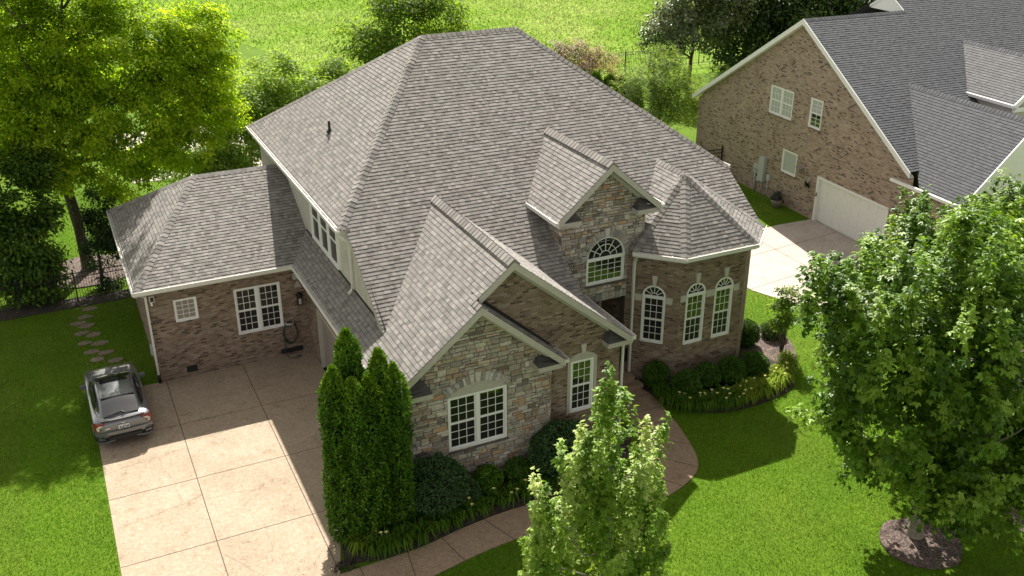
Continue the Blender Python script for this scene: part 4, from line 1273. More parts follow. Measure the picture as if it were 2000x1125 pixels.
def grass(name, regions, label, hmin, hmax, seed, width=.013):
    V, T, C = [], [], []
    base = 0
    g = np.random.default_rng(seed)
    for (x0, y0, x1, y1, dens) in regions:
        n = int((x1 - x0) * (y1 - y0) * dens)
        x = g.uniform(x0, x1, n); y = g.uniform(y0, y1, n)
        ok = np.ones(n, bool)
        for h in HOLES: ok &= ~in_poly(x, y, h)
        x, y = x[ok], y[ok]; n = len(x)
        pat = vnoise(x, y, .5, 3) * .45 + vnoise(x, y, 1.7, 4) * .3 + vnoise(x, y, .16, 5) * .45
        h = g.uniform(hmin, hmax, n) * (.6 + .7 * pat)
        a = g.uniform(0, 2 * np.pi, n); le = g.uniform(.25, 1.0, n) * h
        w = width * (1 + (dens < 500) * .6)
        z = np.zeros(n)
        v = np.empty((n, 3, 3))
        v[:, 0] = np.stack([x - np.sin(a) * w / 2, y + np.cos(a) * w / 2, z], 1)
        v[:, 1] = np.stack([x + np.sin(a) * w / 2, y - np.cos(a) * w / 2, z], 1)
        v[:, 2] = np.stack([x + np.cos(a) * le, y + np.sin(a) * le, h], 1)
        dry = np.clip((vnoise(x, y, 2.6, 8) - .5) * 1.5, 0, .5)[:, None] + (x < -4.3)[:, None] * .38
        k = (g.uniform(.6, 1.3, n) * (.5 + .85 * pat))[:, None]
        k = k * (.9 + .25 * vnoise(x, y, 4.3, 12))[:, None] * (1 + .07 * np.sign(np.sin((x + .12 * np.sin(y)) * 2 * np.pi / 2.1)))[:, None]
        c = np.array([.09, .222, .006]) * k * (1 - dry) + np.array([.19, .215, .05]) * k * dry
        V.append(v.reshape(-1, 3)); C.append(np.repeat(c, 3, 0)); T.append(np.arange(n * 3).reshape(n, 3) + base); base += n * 3
    o = npmesh(name, np.concatenate(V), np.concatenate(T), np.concatenate(C), 'blade')
    return tag(o, label, 'grass', kind='stuff')
grass('grass', [(6, -24, 26.5, -9, 750), (-5.3, -15, -2, 0, 850), (2.5, -17, 6, -12, 700), (-8, 0, .4, 24, 300), (20.4, -9, 32.4, 12, 300), (-14, 9, 12, 26, 130)], 'short bright green mown lawn grass', .03, .07, 5)

def meadow():
    g = np.random.default_rng(31)
    P, D, Nn, Ls, Ws, C = [], [], [], [], [], []
    n = 170000
    # denser where it is nearer the houses
    x = g.uniform(2, 120, n); y = 24 + 86 * g.uniform(0, 1, n) ** 1.2
    keep = (y > 40 - .12 * (x - 20)) & (x > 17.3 + (57 - y) * .24) & (x < 40 + (y - 34) * 1.35)
    x, y = x[keep], y[keep]; n = len(x)
    big = vnoise(x, y, 9, 2); mid = vnoise(x, y, 2.2, 6); fine = vnoise(x, y, .8, 9)
    h = (.14 + .5 * np.clip(mid * .6 + fine * .55 - .2, 0, 1) + .15 * big) * g.uniform(.6, 1.2, n)
    a = g.uniform(0, 6.28, n)
    p = np.stack([x, y, h * g.uniform(0, .6, n)], 1)
    d = np.stack([np.cos(a) * .8, np.sin(a) * .8, g.uniform(.25, 1.1, n)], 1)
    nr = np.stack([g.normal(0, .35, n), g.normal(0, .35, n), np.ones(n)], 1)
    v, t = kites(p, d, nr, .16 + h * .4, .06 + .07 * g.random(n), .15)
    pale = np.clip((big - .45) * 2 + (mid - .5) * .8, 0, 1)[:, None]
    c = np.array([.165, .27, .04]) * (1 - pale) + np.array([.36, .4, .17]) * pale
    c = c * (g.uniform(.82, 1.15, n) * (.68 + .55 * fine))[:, None]
    o = npmesh('meadow_grass', v, t, np.repeat(c, 4, 0), 'weed')
    tag(o, 'tall pale green meadow weeds behind the back fence', 'meadow', kind='stuff')
meadow()

# ------------------------------------------------------------------ trees and shrubs
def crown_leaves(g, blobs, ncl, nper, leaf, clr, pal, kind='kite', shoot=0.0, shell=2.0, up=.35, flat_=.7, spread=.11, cut=None, gapt=.32):
    """leaf clumps through the volume of several ellipsoids; returns verts, tris, tints, clump centres"""
    vol = np.array([b[3] * b[4] * b[5] for b in blobs]); vol = vol ** .62 / (vol ** .62).sum()
    idx = g.choice(len(blobs), ncl, p=vol)
    bl = np.array([b[:6] for b in blobs])[idx]
    dirs = unit(g.normal(0, 1, (ncl, 3)))
    rad = g.random(ncl) ** (1 / (3 * shell))
    cen = bl[:, :3] + dirs * bl[:, 3:6] * rad[:, None]
    gap = vnoise(cen[:, 0] + cen[:, 2] * .7, cen[:, 1] + cen[:, 2] * .9, max(.7, clr * 2.2), 17)
    cen = cen[gap > gapt] if ncl > 60 else cen
    if cut is not None: cen = cen[cut(cen)]
    ncl = len(cen)
    mid = np.average(np.array([b[:3] for b in blobs]), axis=0, weights=vol)
    outd = unit(cen - mid + np.array([0, 0, .001]))
    cn = np.repeat(cen, nper, 0); od = np.repeat(outd, nper, 0); n = len(cn)
    if shoot > 0:
        sd = unit(od * .55 + np.array([0, 0, up * 2]) + np.repeat(g.normal(0, .28, (ncl, 3)), nper, 0))
        t = g.uniform(-.55, .55, n)[:, None]
        off = g.normal(0, 1, (n, 3)) * clr * (.62 - .42 * (t + .55) / 1.1)
        p = cn + sd * t * shoot + off
    else:
        off = g.normal(0, 1, (n, 3)) * np.array([1, 1, flat_]) * clr * .62
        p = cn + off
    nr = unit(off / max(clr, .01) * .5 + od * .45 + np.array([0, 0, 1.0]) + g.normal(0, .42, (n, 3)))
    d = g.normal(0, 1, (n, 3)) + od * .5 + np.array([0, 0, -.35]) + off / max(clr, .01) * .9
    d = unit(d - nr * np.sum(d * nr, 1, keepdims=True))
    Ln = leaf[0] * g.uniform(.5, 1.35, n); Wd = leaf[1] * g.uniform(.75, 1.2, n)
    pal = np.array(pal)
    ck = g.random(ncl); 
    w = np.clip(np.repeat(ck, nper) + g.normal(0, spread, n), 0, .999) * (len(pal) - 1)
    i0 = w.astype(int); fr = (w - i0)[:, None]
    c = (pal[i0] * (1 - fr) + pal[np.minimum(i0 + 1, len(pal) - 1)] * fr) * g.uniform(.88, 1.14, n)[:, None]
    if kind == 'maple':
        vs, ts, cs = [], [], []
        for ang, sc in ((0, 1), (.85, .82), (-.85, .82)):
            v, t = kites(p, rot_about(d, nr, ang), nr, Ln * sc, Wd * .62 * sc, .15, .12)
            ts.append(t + sum(len(q) for q in vs)); vs.append(v); cs.append(np.repeat(c, 4, 0))
        return np.concatenate(vs), np.concatenate(ts), np.concatenate(cs), cen
    v, t = kites(p, d, nr, Ln, Wd, .2, .1)
    return v, t, np.repeat(c, 4, 0), cen

def limbs(mb, g, base, fork, r0, cen, nlimb, stems=None, bend=.25):
    base, fork = Vector(base), Vector(fork)
    q = base.lerp(fork, .5) + Vector((g.normal(0, .08), g.normal(0, .08), 0))
    mb.tube([base - Z3 * .08, base + Z3 * .12, base.lerp(q, .4), q, fork], [r0 * 1.55, r0 * 1.2, r0, r0 * .9, r0 * .78], 10)
    if not len(cen): return
    main = []
    top = max(cen, key=lambda c: c[2])
    pick = [cen[i] for i in g.choice(len(cen), min(nlimb, len(cen)), replace=False)]
    lead = Vector(np.mean(cen, 0)); lead.z = fork.z + (top[2] - fork.z) * .75
    mb.tube([fork, fork.lerp(lead, .5) + Vector((g.normal(0, .12), g.normal(0, .12), 0)), lead], [r0 * .74, r0 * .45, r0 * .14], 8)
    for c in pick:
        c = Vector(c)
        hd = math.hypot(c.x - lead.x, c.y - lead.y)
        za = min(max(c.z - hd * .85, fork.z), lead.z)
        k = (za - fork.z) / max(lead.z - fork.z, .1)
        s_ = fork.lerp(lead, k)
        m_ = s_.lerp(c, .5) + Vector((g.normal(0, bend), g.normal(0, bend), -.1 * hd + g.normal(0, .1)))
        m2 = s_.lerp(c, .78) + Vector((g.normal(0, bend * .7), g.normal(0, bend * .7), g.normal(0, .15)))
        mb.tube([s_, m_, m2, c], [r0 * .32 * (1 - k * .5), r0 * .2, r0 * .1, r0 * .03], 6)

def tree(name, label, cat, base, fork, r0, blobs, ncl, nper, leaf, clr, pal, seed, mat='leaf', bark='bark', nlimb=14, group=None, **kw):
    g = np.random.default_rng(seed)
    o = thing(name, label, cat, base, 0, group)
    v, t, c, cen = crown_leaves(g, blobs, ncl, nper, leaf, clr, pal, **kw)
    npmesh('crown', v, t, c, mat, o)
    m = MB(); limbs(m, g, base, fork, r0, cen, nlimb)
    m.build('trunk', bark, o)
    return o

MAPLE = [(.045, .105, .007), (.085, .18, .011), (.15, .27, .02), (.27, .4, .06)]
DARKG = [(.014, .032, .008), (.024, .052, .01), (.04, .08, .012)]
MIDG = [(.03, .07, .012), (.05, .11, .014), (.085, .16, .02)]
LIME = [(.15, .255, .007), (.29, .43, .013), (.47, .58, .04)]

# the two street-side maples on the right and the slim young maple in front
tree('maple_tree', 'big dense dark green maple growing from a brown mulch ring on the front lawn', 'tree', (18.24, -17.65, 0), (18.3, -17.6, 2.0), .2,
     [(18.4, -17.5, 4.6, 3.3, 3.0, 3.0), (17.6, -17.2, 6.6, 2.9, 2.6, 2.3), (16.6, -16.8, 4.6, 1.9, 1.8, 2.2), (20.6, -17.8, 4.5, 2.4, 2.3, 2.7), (18.8, -17.4, 7.6, 1.7, 1.7, 1.6), (15.9, -17.1, 7.2, 1.7, 1.6, 1.5), (14.5, -17.0, 8.0, .8, .8, .6), (18.3, -18.3, 2.8, 2.7, 2.3, 1.2), (20.2, -18.4, 2.9, 2.0, 1.8, 1.1), (18.0, -18.6, 2.3, 1.8, 1.1, .8)],
     1020, 58, (.155, .15), .27, MAPLE, 41, 'leaf_maple', 'bark_grey', 26, kind='maple', shoot=1.0, shell=1.1, up=.5, cut=lambda c: c[:, 2] > 1.3, gapt=.35)
tree('maple_tree', 'maple behind the mulch-ring maple, with its forked trunk beside the pale neighbour driveway', 'tree', (24.2, -13.1, 0), (24.2, -13.0, 1.9), .16,
     [(24.0, -12.6, 4.5, 2.7, 2.5, 2.0), (25.4, -12.6, 5.0, 2.3, 2.2, 1.9), (22.2, -12.4, 4.6, 1.9, 1.9, 1.9), (23.6, -12.2, 6.1, 1.6, 1.6, 1.3)],
     460, 56, (.145, .145), .27, MAPLE, 43, 'leaf_maple', 'bark_grey', 18, kind='maple', shoot=1.0, up=.5, shell=1.2)
tree('maple_tree', 'dark maple at the frame edge below the neighbouring white gable', 'tree', (29.5, -11.6, 0), (29.5, -11.5, 1.9), .15,
     [(29.4, -11.2, 4.4, 2.4, 2.3, 2.0), (30.8, -11.3, 4.9, 2.2, 2.2, 1.8), (29.2, -11.0, 5.8, 1.3, 1.3, 1.0)],
     300, 50, (.145, .145), .27, MAPLE, 44, 'leaf_maple', 'bark_grey', 14, kind='maple', shoot=1.0, up=.5, shell=1.2)
YM = [(.09, .19, .012), (.17, .3, .025), (.3, .43, .075), (.45, .53, .2)]
tree('maple_tree', 'slim young maple with pale upright shoots, in front of the curved walkway', 'tree', (7.15, -19.1, 0), (7.15, -19.1, 2.0), .1,
     [(7.35, -19.1, 3.6, 1.5, 1.5, 1.3), (7.15, -19.1, 5.0, 1.35, 1.2, 1.3), (7.15, -19.1, 6.3, .75, .75, 1.2), (5.9, -19.0, 5.9, .4, .4, .8), (8.35, -19.0, 5.9, .5, .45, .8), (5.65, -19.0, 5.0, .4, .4, .7), (8.7, -19.0, 4.6, .4, .4, .6), (7.1, -19.0, 8.35, .2, .2, .75), (7.35, -19.1, 7.5, .3, .3, .8), (7.7, -19.0, 6.6, .35, .35, .8), (6.45, -19.0, 6.6, .35, .3, .8), (8.05, -19.0, 6.7, .35, .3, .7), (8.5, -19.0, 5.2, .5, .4, .8)],
     250, 78, (.105, .1), .15, YM, 45, 'leaf_maple', 'bark_grey', 30, kind='maple', shoot=1.0, shell=1.1, up=.85)
tree('maple_sapling', 'bright tip of a young shrub at the lower edge of the walkway', 'shrub', (2.95, -15.2, 0), (2.95, -15.2, .6), .03,
     [(2.95, -15.2, 1.2, .16, .16, .75)], 12, 26, (.11, .1), .1, [(.08, .17, .01), (.14, .24, .02)], 46, 'leaf_glow', 'bark', 5, kind='maple', shoot=.3)

# the tall sunlit tree on the left and the dark ones under it
tree('ash_tree', 'tall spreading yellow-green tree with bare dark trunk behind the side fence', 'tree', (-1.17, 12.4, 0), (-1.5, 12.6, 4.9), .27,
     [(3.0, 12.2, 4.9, 1.7, 1.6, 1.2), (.9, 11.8, 4.7, 1.4, 1.3, .9), (-2.6, 11.6, 6.0, 1.5, 1.4, 1.2), (4.9, 13.5, 6.2, 1.9, 1.7, 1.4), (2.7, 12.5, 7.4, 2.1, 1.8, 1.6), (-.2, 12.0, 7.6, 2.0, 1.8, 1.6), (-1.8, 12.0, 9.3, 2.2, 2.0, 1.7), (1.9, 12.5, 10.4, 2.4, 2.1, 1.8),
      (5.0, 13.5, 9.6, 1.9, 1.7, 1.6), (-3.2, 11.5, 6.9, 1.9, 1.7, 1.5), (5.3, 14.0, 7.7, 1.5, 1.4, 1.3), (0, 13, 11.6, 2.3, 2.1, 1.5), (-2.8, 13, 11.4, 2.2, 2.1, 1.6), (3.6, 12.5, 8.9, 1.9, 1.7, 1.5), (.5, 11.6, 6.1, 1.6, 1.5, 1.1), (-1.0, 11.6, 4.7, 1.2, 1.1, .75), (.9, 11.2, 3.9, 1.0, .9, .7), (-2.4, 11.3, 5.1, 1.3, 1.1, .9), (2.2, 11.6, 14.4, 2.3, 2.1, 1.8), (-.5, 12.2, 14.0, 2.3, 2.1, 1.8), (-3.5, 12.4, 13.6, 2.2, 2.1, 1.8), (-5.2, 12.5, 8.6, 2.4, 2.2, 2.3), (-.8, 14.5, 8.5, 2.6, 2.2, 2.0)],
     2500, 66, (.18, .1), .36, LIME, 51, 'leaf_glow', 'bark', 26, shell=.9, flat_=.55, spread=.12, gapt=.22)
tree('broadleaf_tree', 'dark drooping tree hanging over the iron side fence', 'tree', (-4.1, 10.4, 0), (-4.1, 10.4, 1.6), .16,
     [(-3.1, 10.0, 4.2, 1.2, 1.1, 1.7), (-3.6, 9.9, 2.5, 1.25, 1.1, 1.9), (-5.0, 10.2, 3.2, 1.5, 1.4, 2.6), (-3.1, 9.8, 2.2, .9, .8, 1.6), (-3.5, 9.6, 1.0, 1.3, .8, .9), (-3.0, 10.3, 5.6, 1.3, 1.2, 1.0), (-4.6, 10.2, 5.4, 1.5, 1.3, 1.2)],
     720, 50, (.2, .12), .36, [(.04, .085, .01), (.07, .14, .014), (.13, .21, .025)], 53, 'leaf', 'bark', 14, shell=1.4)
tree('holly_tree', 'dark narrow evergreen squeezed behind the garage wing corner', 'tree', (-.75, 10.0, 0), (-.75, 10.0, .6), .1,
     [(-.55, 9.9, 1.7, .8, .7, 1.9), (-.4, 10.0, 3.1, .7, .65, 1.4)], 220, 56, (.12, .07), .22, DARKG, 54, 'leaf_dense', 'bark', 6)
for i, (lab, bl) in enumerate([('bright leafy small tree behind the garage wing ridge', [(7.3, 16.8, 5.6, 1.9, 1.6, 1.7), (7.0, 16.4, 3.6, 1.7, 1.5, 1.7), (8.9, 17.0, 4.6, 1.5, 1.4, 1.7)]),
                           ('bushy light green tree showing beside the left roof hip', [(9.4, 17.9, 6.2, 1.9, 1.6, 1.5), (11.0, 18.0, 5.4, 1.9, 1.7, 1.7), (10.5, 17.3, 4.0, 1.7, 1.5, 1.6)]),
                           ('small green tree beside the pale patio, behind the tall yellow-green tree', [(5.9, 15.4, 3.6, 1.2, 1.1, 1.5), (4.6, 15.4, 2.6, 1.2, 1.1, 1.3), (3.4, 17.6, 3.2, 1.1, 1.1, 1.5)]),
                           ('light green bush whose top shows just above the left roof slope', [(12.9, 19.2, 5.6, 1.6, 1.4, 1.4), (14.2, 19.8, 4.9, 1.3, 1.2, 1.3)])]):
    bx, by = bl[0][0], bl[0][1]
    tree('broadleaf_tree', lab, 'tree', (bx, by, 0), (bx, by, 1.6), .11, bl, 360, 50, (.17, .11), .36, [(.16, .27, .04), (.26, .38, .08), (.38, .48, .17)], 60 + i, 'leaf_glow', 'bark', 12, shell=1.2)
tree('broadleaf_tree', 'rounded dark green tree rising behind the main roof ridge', 'tree', (18.6, 24.5, 0), (18.6, 24.5, 2.4), .2,
     [(18.4, 24.3, 6.4, 3.0, 2.7, 3.0), (20.9, 24.8, 6.8, 2.4, 2.2, 2.5), (16.3, 24.0, 5.9, 2.2, 2.0, 2.3), (18.8, 24.5, 8.8, 2.2, 2.0, 1.3)],
     620, 46, (.22, .14), .48, [(.09, .17, .02), (.16, .26, .035), (.28, .38, .08)], 71, 'leaf_glow', 'bark', 16, shell=1.2)
tree('smoke_tree', 'rounded shrub with dusty pink and bronze foliage behind the right roof hip', 'tree', (31.6, 26.0, 0), (31.6, 26.0, 1.0), .1,
     [(31.2, 25.8, 3.6, 1.9, 1.7, 1.7), (33.3, 26.0, 3.0, 1.7, 1.5, 1.7), (29.6, 25.8, 4.0, 1.4, 1.3, 1.4)],
     330, 46, (.18, .1), .34, [(.16, .19, .07), (.33, .25, .2), (.45, .33, .3), (.21, .25, .09)], 72, 'leaf', 'bark', 12, shell=1.4)
tree('willow_shrub', 'fine feathery grey-green shrub between the roof hip and the neighbouring brick wall', 'shrub', (32.6, 17.2, 0), (32.6, 17.2, .8), .08,
     [(32.4, 17.2, 3.4, 2.1, 2.0, 2.2), (34.3, 17.8, 3.0, 1.9, 1.8, 2.0), (30.8, 17.4, 3.6, 1.5, 1.4, 1.7), (33.2, 18.0, 5.0, 1.3, 1.3, 1.0)],
     420, 50, (.18, .055), .34, [(.08, .14, .03), (.14, .21, .05), (.23, .3, .1)], 73, 'leaf_glow', 'bark', 22, shell=1.0, shoot=.8)
tree('broadleaf_tree', 'tall tree with pale flecked leaves and dark stem behind the back fence', 'tree', (42.5, 28.0, 0), (42.5, 28.0, 2.6), .17,
     [(42.2, 28.0, 5.8, 2.9, 2.6, 2.6), (45.0, 28.6, 6.4, 2.7, 2.5, 2.9), (40.0, 27.6, 4.9, 2.0, 1.9, 1.7), (43.0, 28.0, 8.2, 2.0, 1.9, 1.3)],
     520, 44, (.26, .17), .5, [(.07, .11, .035), (.13, .18, .07), (.3, .32, .22)], 74, 'leaf_maple', 'bark', 18, shell=1.1)
for i, (bx, by, hh, rr) in enumerate([(49.5, 30.5, 9.5, 3.4), (53.5, 27.5, 11.0, 3.6), (57.5, 25.0, 11.5, 3.6), (62.0, 30.0, 12.0, 4.2), (54.0, 36.0, 12.0, 4.2), (66.0, 22.0, 12.0, 4.2), (62.0, 15.5, 11.0, 3.8), (69.0, 12.0, 11.0, 3.8), (74.0, 27.0, 13.0, 4.8)]):
    tree('woodland_tree', 'dark woodland tree in the shady row behind the neighbouring house', 'tree', (bx, by, 0), (bx, by, 2.2), .22,
         [(bx, by, hh * .58, rr, rr, hh * .4), (bx + 1.2, by + .5, hh * .45, rr * .85, rr * .85, hh * .33), (bx - 1.3, by - .4, hh * .48, rr * .8, rr * .8, hh * .34)],
         330, 44, (.34, .22), .75, [(.03, .062, .016), (.055, .1, .022), (.1, .16, .04)], 80 + i, 'leaf', 'bark', 12, 'woodland trees behind the neighbouring house', shell=1.3)
# crape myrtle by the turret bed
g0 = np.random.default_rng(95)
o = thing('crape_myrtle', 'thin upright small tree with bare lower stems in the brown mulch bed', 'tree', (21.85, -7.6, 0))
v, t, c, cen = crown_leaves(g0, [(21.6, -7.6, 1.75, .5, .5, .65), (21.85, -7.55, 2.3, .35, .35, .45)], 46, 36, (.12, .075), .16, [(.08, .15, .02), (.13, .21, .03), (.2, .28, .06)])
npmesh('crown', v, t, c, 'leaf_glow', o)
m = MB()
for k in range(6):
    a = k * 1.05; m.tube([(21.85 + .04 * math.cos(a), -7.6 + .04 * math.sin(a), 0), (21.8 + .14 * math.cos(a), -7.6 + .14 * math.sin(a), .9), (21.75 + .3 * math.cos(a), -7.58 + .3 * math.sin(a), 2.0)], [.02, .016, .007], 6)
m.build('trunk', 'bark', o)

# arborvitae: dense upright sprays over several leaders
def arborvitae(label, base, leaders, seed, pal=((.026, .075, .004), (.05, .125, .006), (.12, .215, .012)), n=17000, leaf=(.17, .085), group=None, name='arborvitae', tip=True):
    g = np.random.default_rng(seed)
    o = thing(name, label, 'conifer', (*base, 0), 0, group)
    V, T, C = [], [], []; b = 0
    tot = sum(h * r for _, _, h, r in leaders)
    for lx, ly, h, r0 in leaders:
        k = int(n * h * r0 / tot)
        u = g.random(k)
        z = u * h
        prof = np.where(u < .12, .74 + u * 2.2, np.where(u < .62, 1.0, np.clip(1 - ((u - .62) / .385) ** 3.4, 0.03, 1)))
        th = g.uniform(0, 2 * np.pi, k)
        bumps = 1 + .14 * np.sin(th * 3 + z * 1.3 + lx * 9) + .12 * np.sin(th * 7 - z * 2.9 + ly * 5) + .1 * np.sin(z * 7 + th * 2)
        lobe = vnoise(th * 3 + 40, z * 2.2 + 40, 1.0, seed)
        rr = r0 * prof * bumps * (.76 + .34 * lobe) * (1 - .25 * g.random(k) ** 3)
        p = np.stack([base[0] + lx + rr * np.cos(th), base[1] + ly + rr * np.sin(th), z + .05], 1)
        out = np.stack([np.cos(th), np.sin(th), np.zeros(k)], 1)
        d = out * .5 + np.array([0, 0, .8]) + g.normal(0, .35, (k, 3)); d[:, 2] *= np.where(g.random(k) < .25, -.4, 1)
        nr = out * .8 + g.normal(0, .55, (k, 3)) + np.array([0, 0, .15])
        v, t = kites(p, d, nr, leaf[0] * g.uniform(.6, 1.2, k), leaf[1] * g.uniform(.7, 1.2, k), .12)
        w = np.clip(g.random(k) * .65 + .55 * (lobe - .5) + (.45 * np.clip((u - .82) / .18, 0, 1) if tip else 0), 0, .999)[:, None]
        pa = np.array(pal); c = np.where(w < .5, pa[0] + (pa[1] - pa[0]) * w * 2, pa[1] + (pa[2] - pa[1]) * (w * 2 - 1))
        V.append(v); T.append(t + b); C.append(np.repeat(c, 4, 0)); b += len(v)
    npmesh('foliage', np.concatenate(V), np.concatenate(T), np.concatenate(C), 'leaf_dense', o)
    m = MB()
    for lx, ly, h, r0 in leaders:
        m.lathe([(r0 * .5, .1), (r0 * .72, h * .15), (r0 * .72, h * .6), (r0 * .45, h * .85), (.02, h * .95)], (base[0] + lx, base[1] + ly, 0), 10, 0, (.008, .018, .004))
        m.tube([(base[0] + lx, base[1] + ly, -.05), (base[0] + lx, base[1] + ly, .4)], .08, 8)
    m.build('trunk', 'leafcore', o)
    return o
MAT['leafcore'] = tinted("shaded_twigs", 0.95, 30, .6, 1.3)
AP = ((.036, .1, .005), (.075, .175, .009), (.19, .31, .018))
arborvitae('pair of slim arborvitae columns on the driveway side of the clump', (4.05, -10.85), [(-.2, .05, 5.4, .42), (.2, -.22, 5.1, .4)], 21, AP, 22000, (.12, .055))
arborvitae('three-topped arborvitae nearest the stone gable wall', (5.05, -10.85), [(-.33, -.12, 5.05, .36), (.05, .12, 5.6, .4), (.37, -.1, 5.2, .36)], 22, AP, 26000, (.12, .055))
arborvitae('tallest slim arborvitae standing at the back of the clump', (4.4, -10.35), [(0, 0, 6.15, .42)], 23, AP, 13000, (.12, .055))
for k, (x, y) in enumerate([(28.8, 20.2), (29.6, 20.0), (30.5, 19.8), (31.2, 19.5), (31.95, 19.3)]):
    arborvitae('small bright conical arborvitae in the row just beyond the right roof hip', (x, y), [(0, 0, 4.5 - k * .2, .5)], 300 + k, ((.03, .08, .004), (.06, .13, .008), (.1, .18, .012)), 2600, (.2, .1), 'small conical arborvitae beyond the roof')

# clipped round shrubs
def shrub(label, x, y, rx, ry, h, seed, pal=((.032, .08, .008), (.06, .14, .013), (.105, .2, .022)), n=5200, leaf=(.075, .045), name='boxwood'):
    g = np.random.default_rng(seed)
    o = thing(name, label, 'shrub', (x, y, 0))
    d = unit(g.normal(0, 1, (n, 3)))
    lob = vnoise(np.arctan2(d[:, 1], d[:, 0]) * 2.2 + 20, d[:, 2] * 3 + 20, .8, seed)
    rr = (.84 + .22 * lob) * (1 - .3 * g.random(n) ** 3)
    p = np.stack([x + d[:, 0] * rx * rr, y + d[:, 1] * ry * rr, np.maximum(h * .5 + d[:, 2] * h * .5 * rr, .03)], 1)
    nr = unit(d * .7 + g.normal(0, .55, (n, 3)) + np.array([0, 0, .3]))
    dd = g.normal(0, 1, (n, 3)) + d * .9 + np.array([0, 0, .2])
    v, t = kites(p, dd, nr, leaf[0] * g.uniform(.7, 1.3, n), leaf[1] * g.uniform(.8, 1.2, n), .2)
    w = np.clip(g.random(n) * .7 + .5 * (lob - .4), 0, .999)[:, None]; pa = np.array(pal)
    c = np.where(w < .5, pa[0] + (pa[1] - pa[0]) * w * 2, pa[1] + (pa[2] - pa[1]) * (w * 2 - 1))
    npmesh('foliage', v, t, np.repeat(c, 4, 0), 'leaf_dense', o)
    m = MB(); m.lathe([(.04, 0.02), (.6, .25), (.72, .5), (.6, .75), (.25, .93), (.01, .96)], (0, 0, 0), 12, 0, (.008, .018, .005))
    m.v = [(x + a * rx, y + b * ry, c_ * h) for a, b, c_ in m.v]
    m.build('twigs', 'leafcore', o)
    return o
YEW = ((.03, .07, .02), (.055, .115, .035), (.1, .17, .06))
shrub('broad dark bush between the arborvitae and the stone gable window', 6.55, -10.75, 1.02, .85, 1.75, 401, YEW, 9000, (.1, .045), 'yew_bush')
shrub('little dark bush tucked beside the broad dark bush', 7.5, -10.85, .42, .38, .75, 402, YEW, 2600, (.08, .04), 'yew_bush')
shrub('small bright boxwood alone below the stone gable window', 8.3, -10.55, .46, .42, .8, 403, ((.04, .1, .005), (.075, .17, .01), (.12, .23, .02)), 4200)
shrub('small dark boxwood beside the large rounded bush at the stone corner', 9.35, -10.5, .44, .42, .75, 404, n=3800)
shrub('large rounded dark bush in front of the stone gable corner', 10.75, -10.75, 1.05, .9, 1.75, 405, YEW, 9000, (.1, .045), 'yew_bush')
for k, (x, y, r_, h_, lab) in enumerate([(16.2, -7.6, .46, .95, 'round boxwood nearest the porch steps, against the turret'), (16.75, -8.65, .5, 1.0, 'round boxwood standing forward at the turret corner, behind the daylilies'),
                                    (17.75, -8.45, .47, .98, 'round boxwood below the left turret front window'), (18.75, -8.55, .5, 1.02, 'round boxwood below the right turret front window'), (19.75, -8.6, .5, .98, 'round boxwood at the outer turret corner, beside brown mulch')]):
    shrub(lab, x, y, r_, r_ * .95, h_, 410 + k)
shrub('dark shrub against the side wall just past the turret corner', 21.0, -6.5, .5, .5, 1.05, 420, n=4200)
shrub('loose pale-tipped shrub at the outer edge of the brown mulch', 22.4, -6.4, .5, .5, .6, 421, ((.04, .09, .015), (.08, .14, .03), (.15, .2, .08)), 2200)

# daylilies: arching blades with a few yellow flowers
def lily_mesh(seed, n=64, rad=.42, hgt=.42, pal=((.016, .05, .004), (.03, .085, .006), (.06, .135, .012))):
    g = np.random.default_rng(seed); V, T, C = [], [], []; b = 0
    for k in range(n):
        a = g.uniform(0, 6.28); L_ = rad * g.uniform(.6, 1.15); H_ = hgt * g.uniform(.7, 1.1); w = g.uniform(.011, .018)
        pts = [(0.03, 0), (L_ * .3, H_ * .75), (L_ * .65, H_), (L_, H_ * .6), (L_ * 1.15, H_ * .25)]
        s_ = np.array([-math.sin(a), math.cos(a), 0]); o_ = np.array([math.cos(a), math.sin(a), 0]); c0 = np.array([g.normal(0, .06), g.normal(0, .06), 0])
        ws = [w * .7, w, w, w * .7, .001]
        for (q, z), ww in zip(pts, ws):
            V += [c0 + o_ * q + np.array([0, 0, z]) - s_ * ww, c0 + o_ * q + np.array([0, 0, z]) + s_ * ww]
        for j in range(4): T += [(b + 2 * j, b + 2 * j + 1, b + 2 * j + 3), (b + 2 * j, b + 2 * j + 3, b + 2 * j + 2)]
        u = g.random(); pa = np.array(pal); c = (pa[0] + (pa[1] - pa[0]) * u * 2 if u < .5 else pa[1] + (pa[2] - pa[1]) * (u * 2 - 1)); C += [c] * 10; b += 10
    return np.array(V), np.array(T), np.array(C)
def lily_proto(seed, bright=False, flowers=1):
    pal = ((.13, .22, .015), (.21, .3, .03), (.3, .37, .06)) if bright else ((.045, .11, .01), (.085, .18, .016), (.15, .25, .03))
    o = thing('daylily', None, 'plant')
    npmesh('leaves', *lily_mesh(seed, pal=pal), 'blade', o, True)
    g = random.Random(seed)
    for k in range(flowers):
        m = MB(); a = g.uniform(0, 6.28); q = g.uniform(.05, .28); x, y, z = q * math.cos(a), q * math.sin(a), g.uniform(.36, .48)
        m.tube([(x * .3, y * .3, .05), (x, y, z)], .006, 5, 1)
        for j in range(6):
            t = j * math.pi / 3; dx, dy = math.cos(t), math.sin(t); s_ = .017
            m.add([(x, y, z), (x + dx * .035 - dy * s_, y + dy * .035 + dx * s_, z + .03), (x + dx * .068, y + dy * .052, z + .03), (x + dx * .035 + dy * s_, y + dy * .035 - dx * s_, z + .03)], [(0, 1, 2, 3)])
        m.build('flower', ['petal', 'leaf_dense'], o, True)
    return o
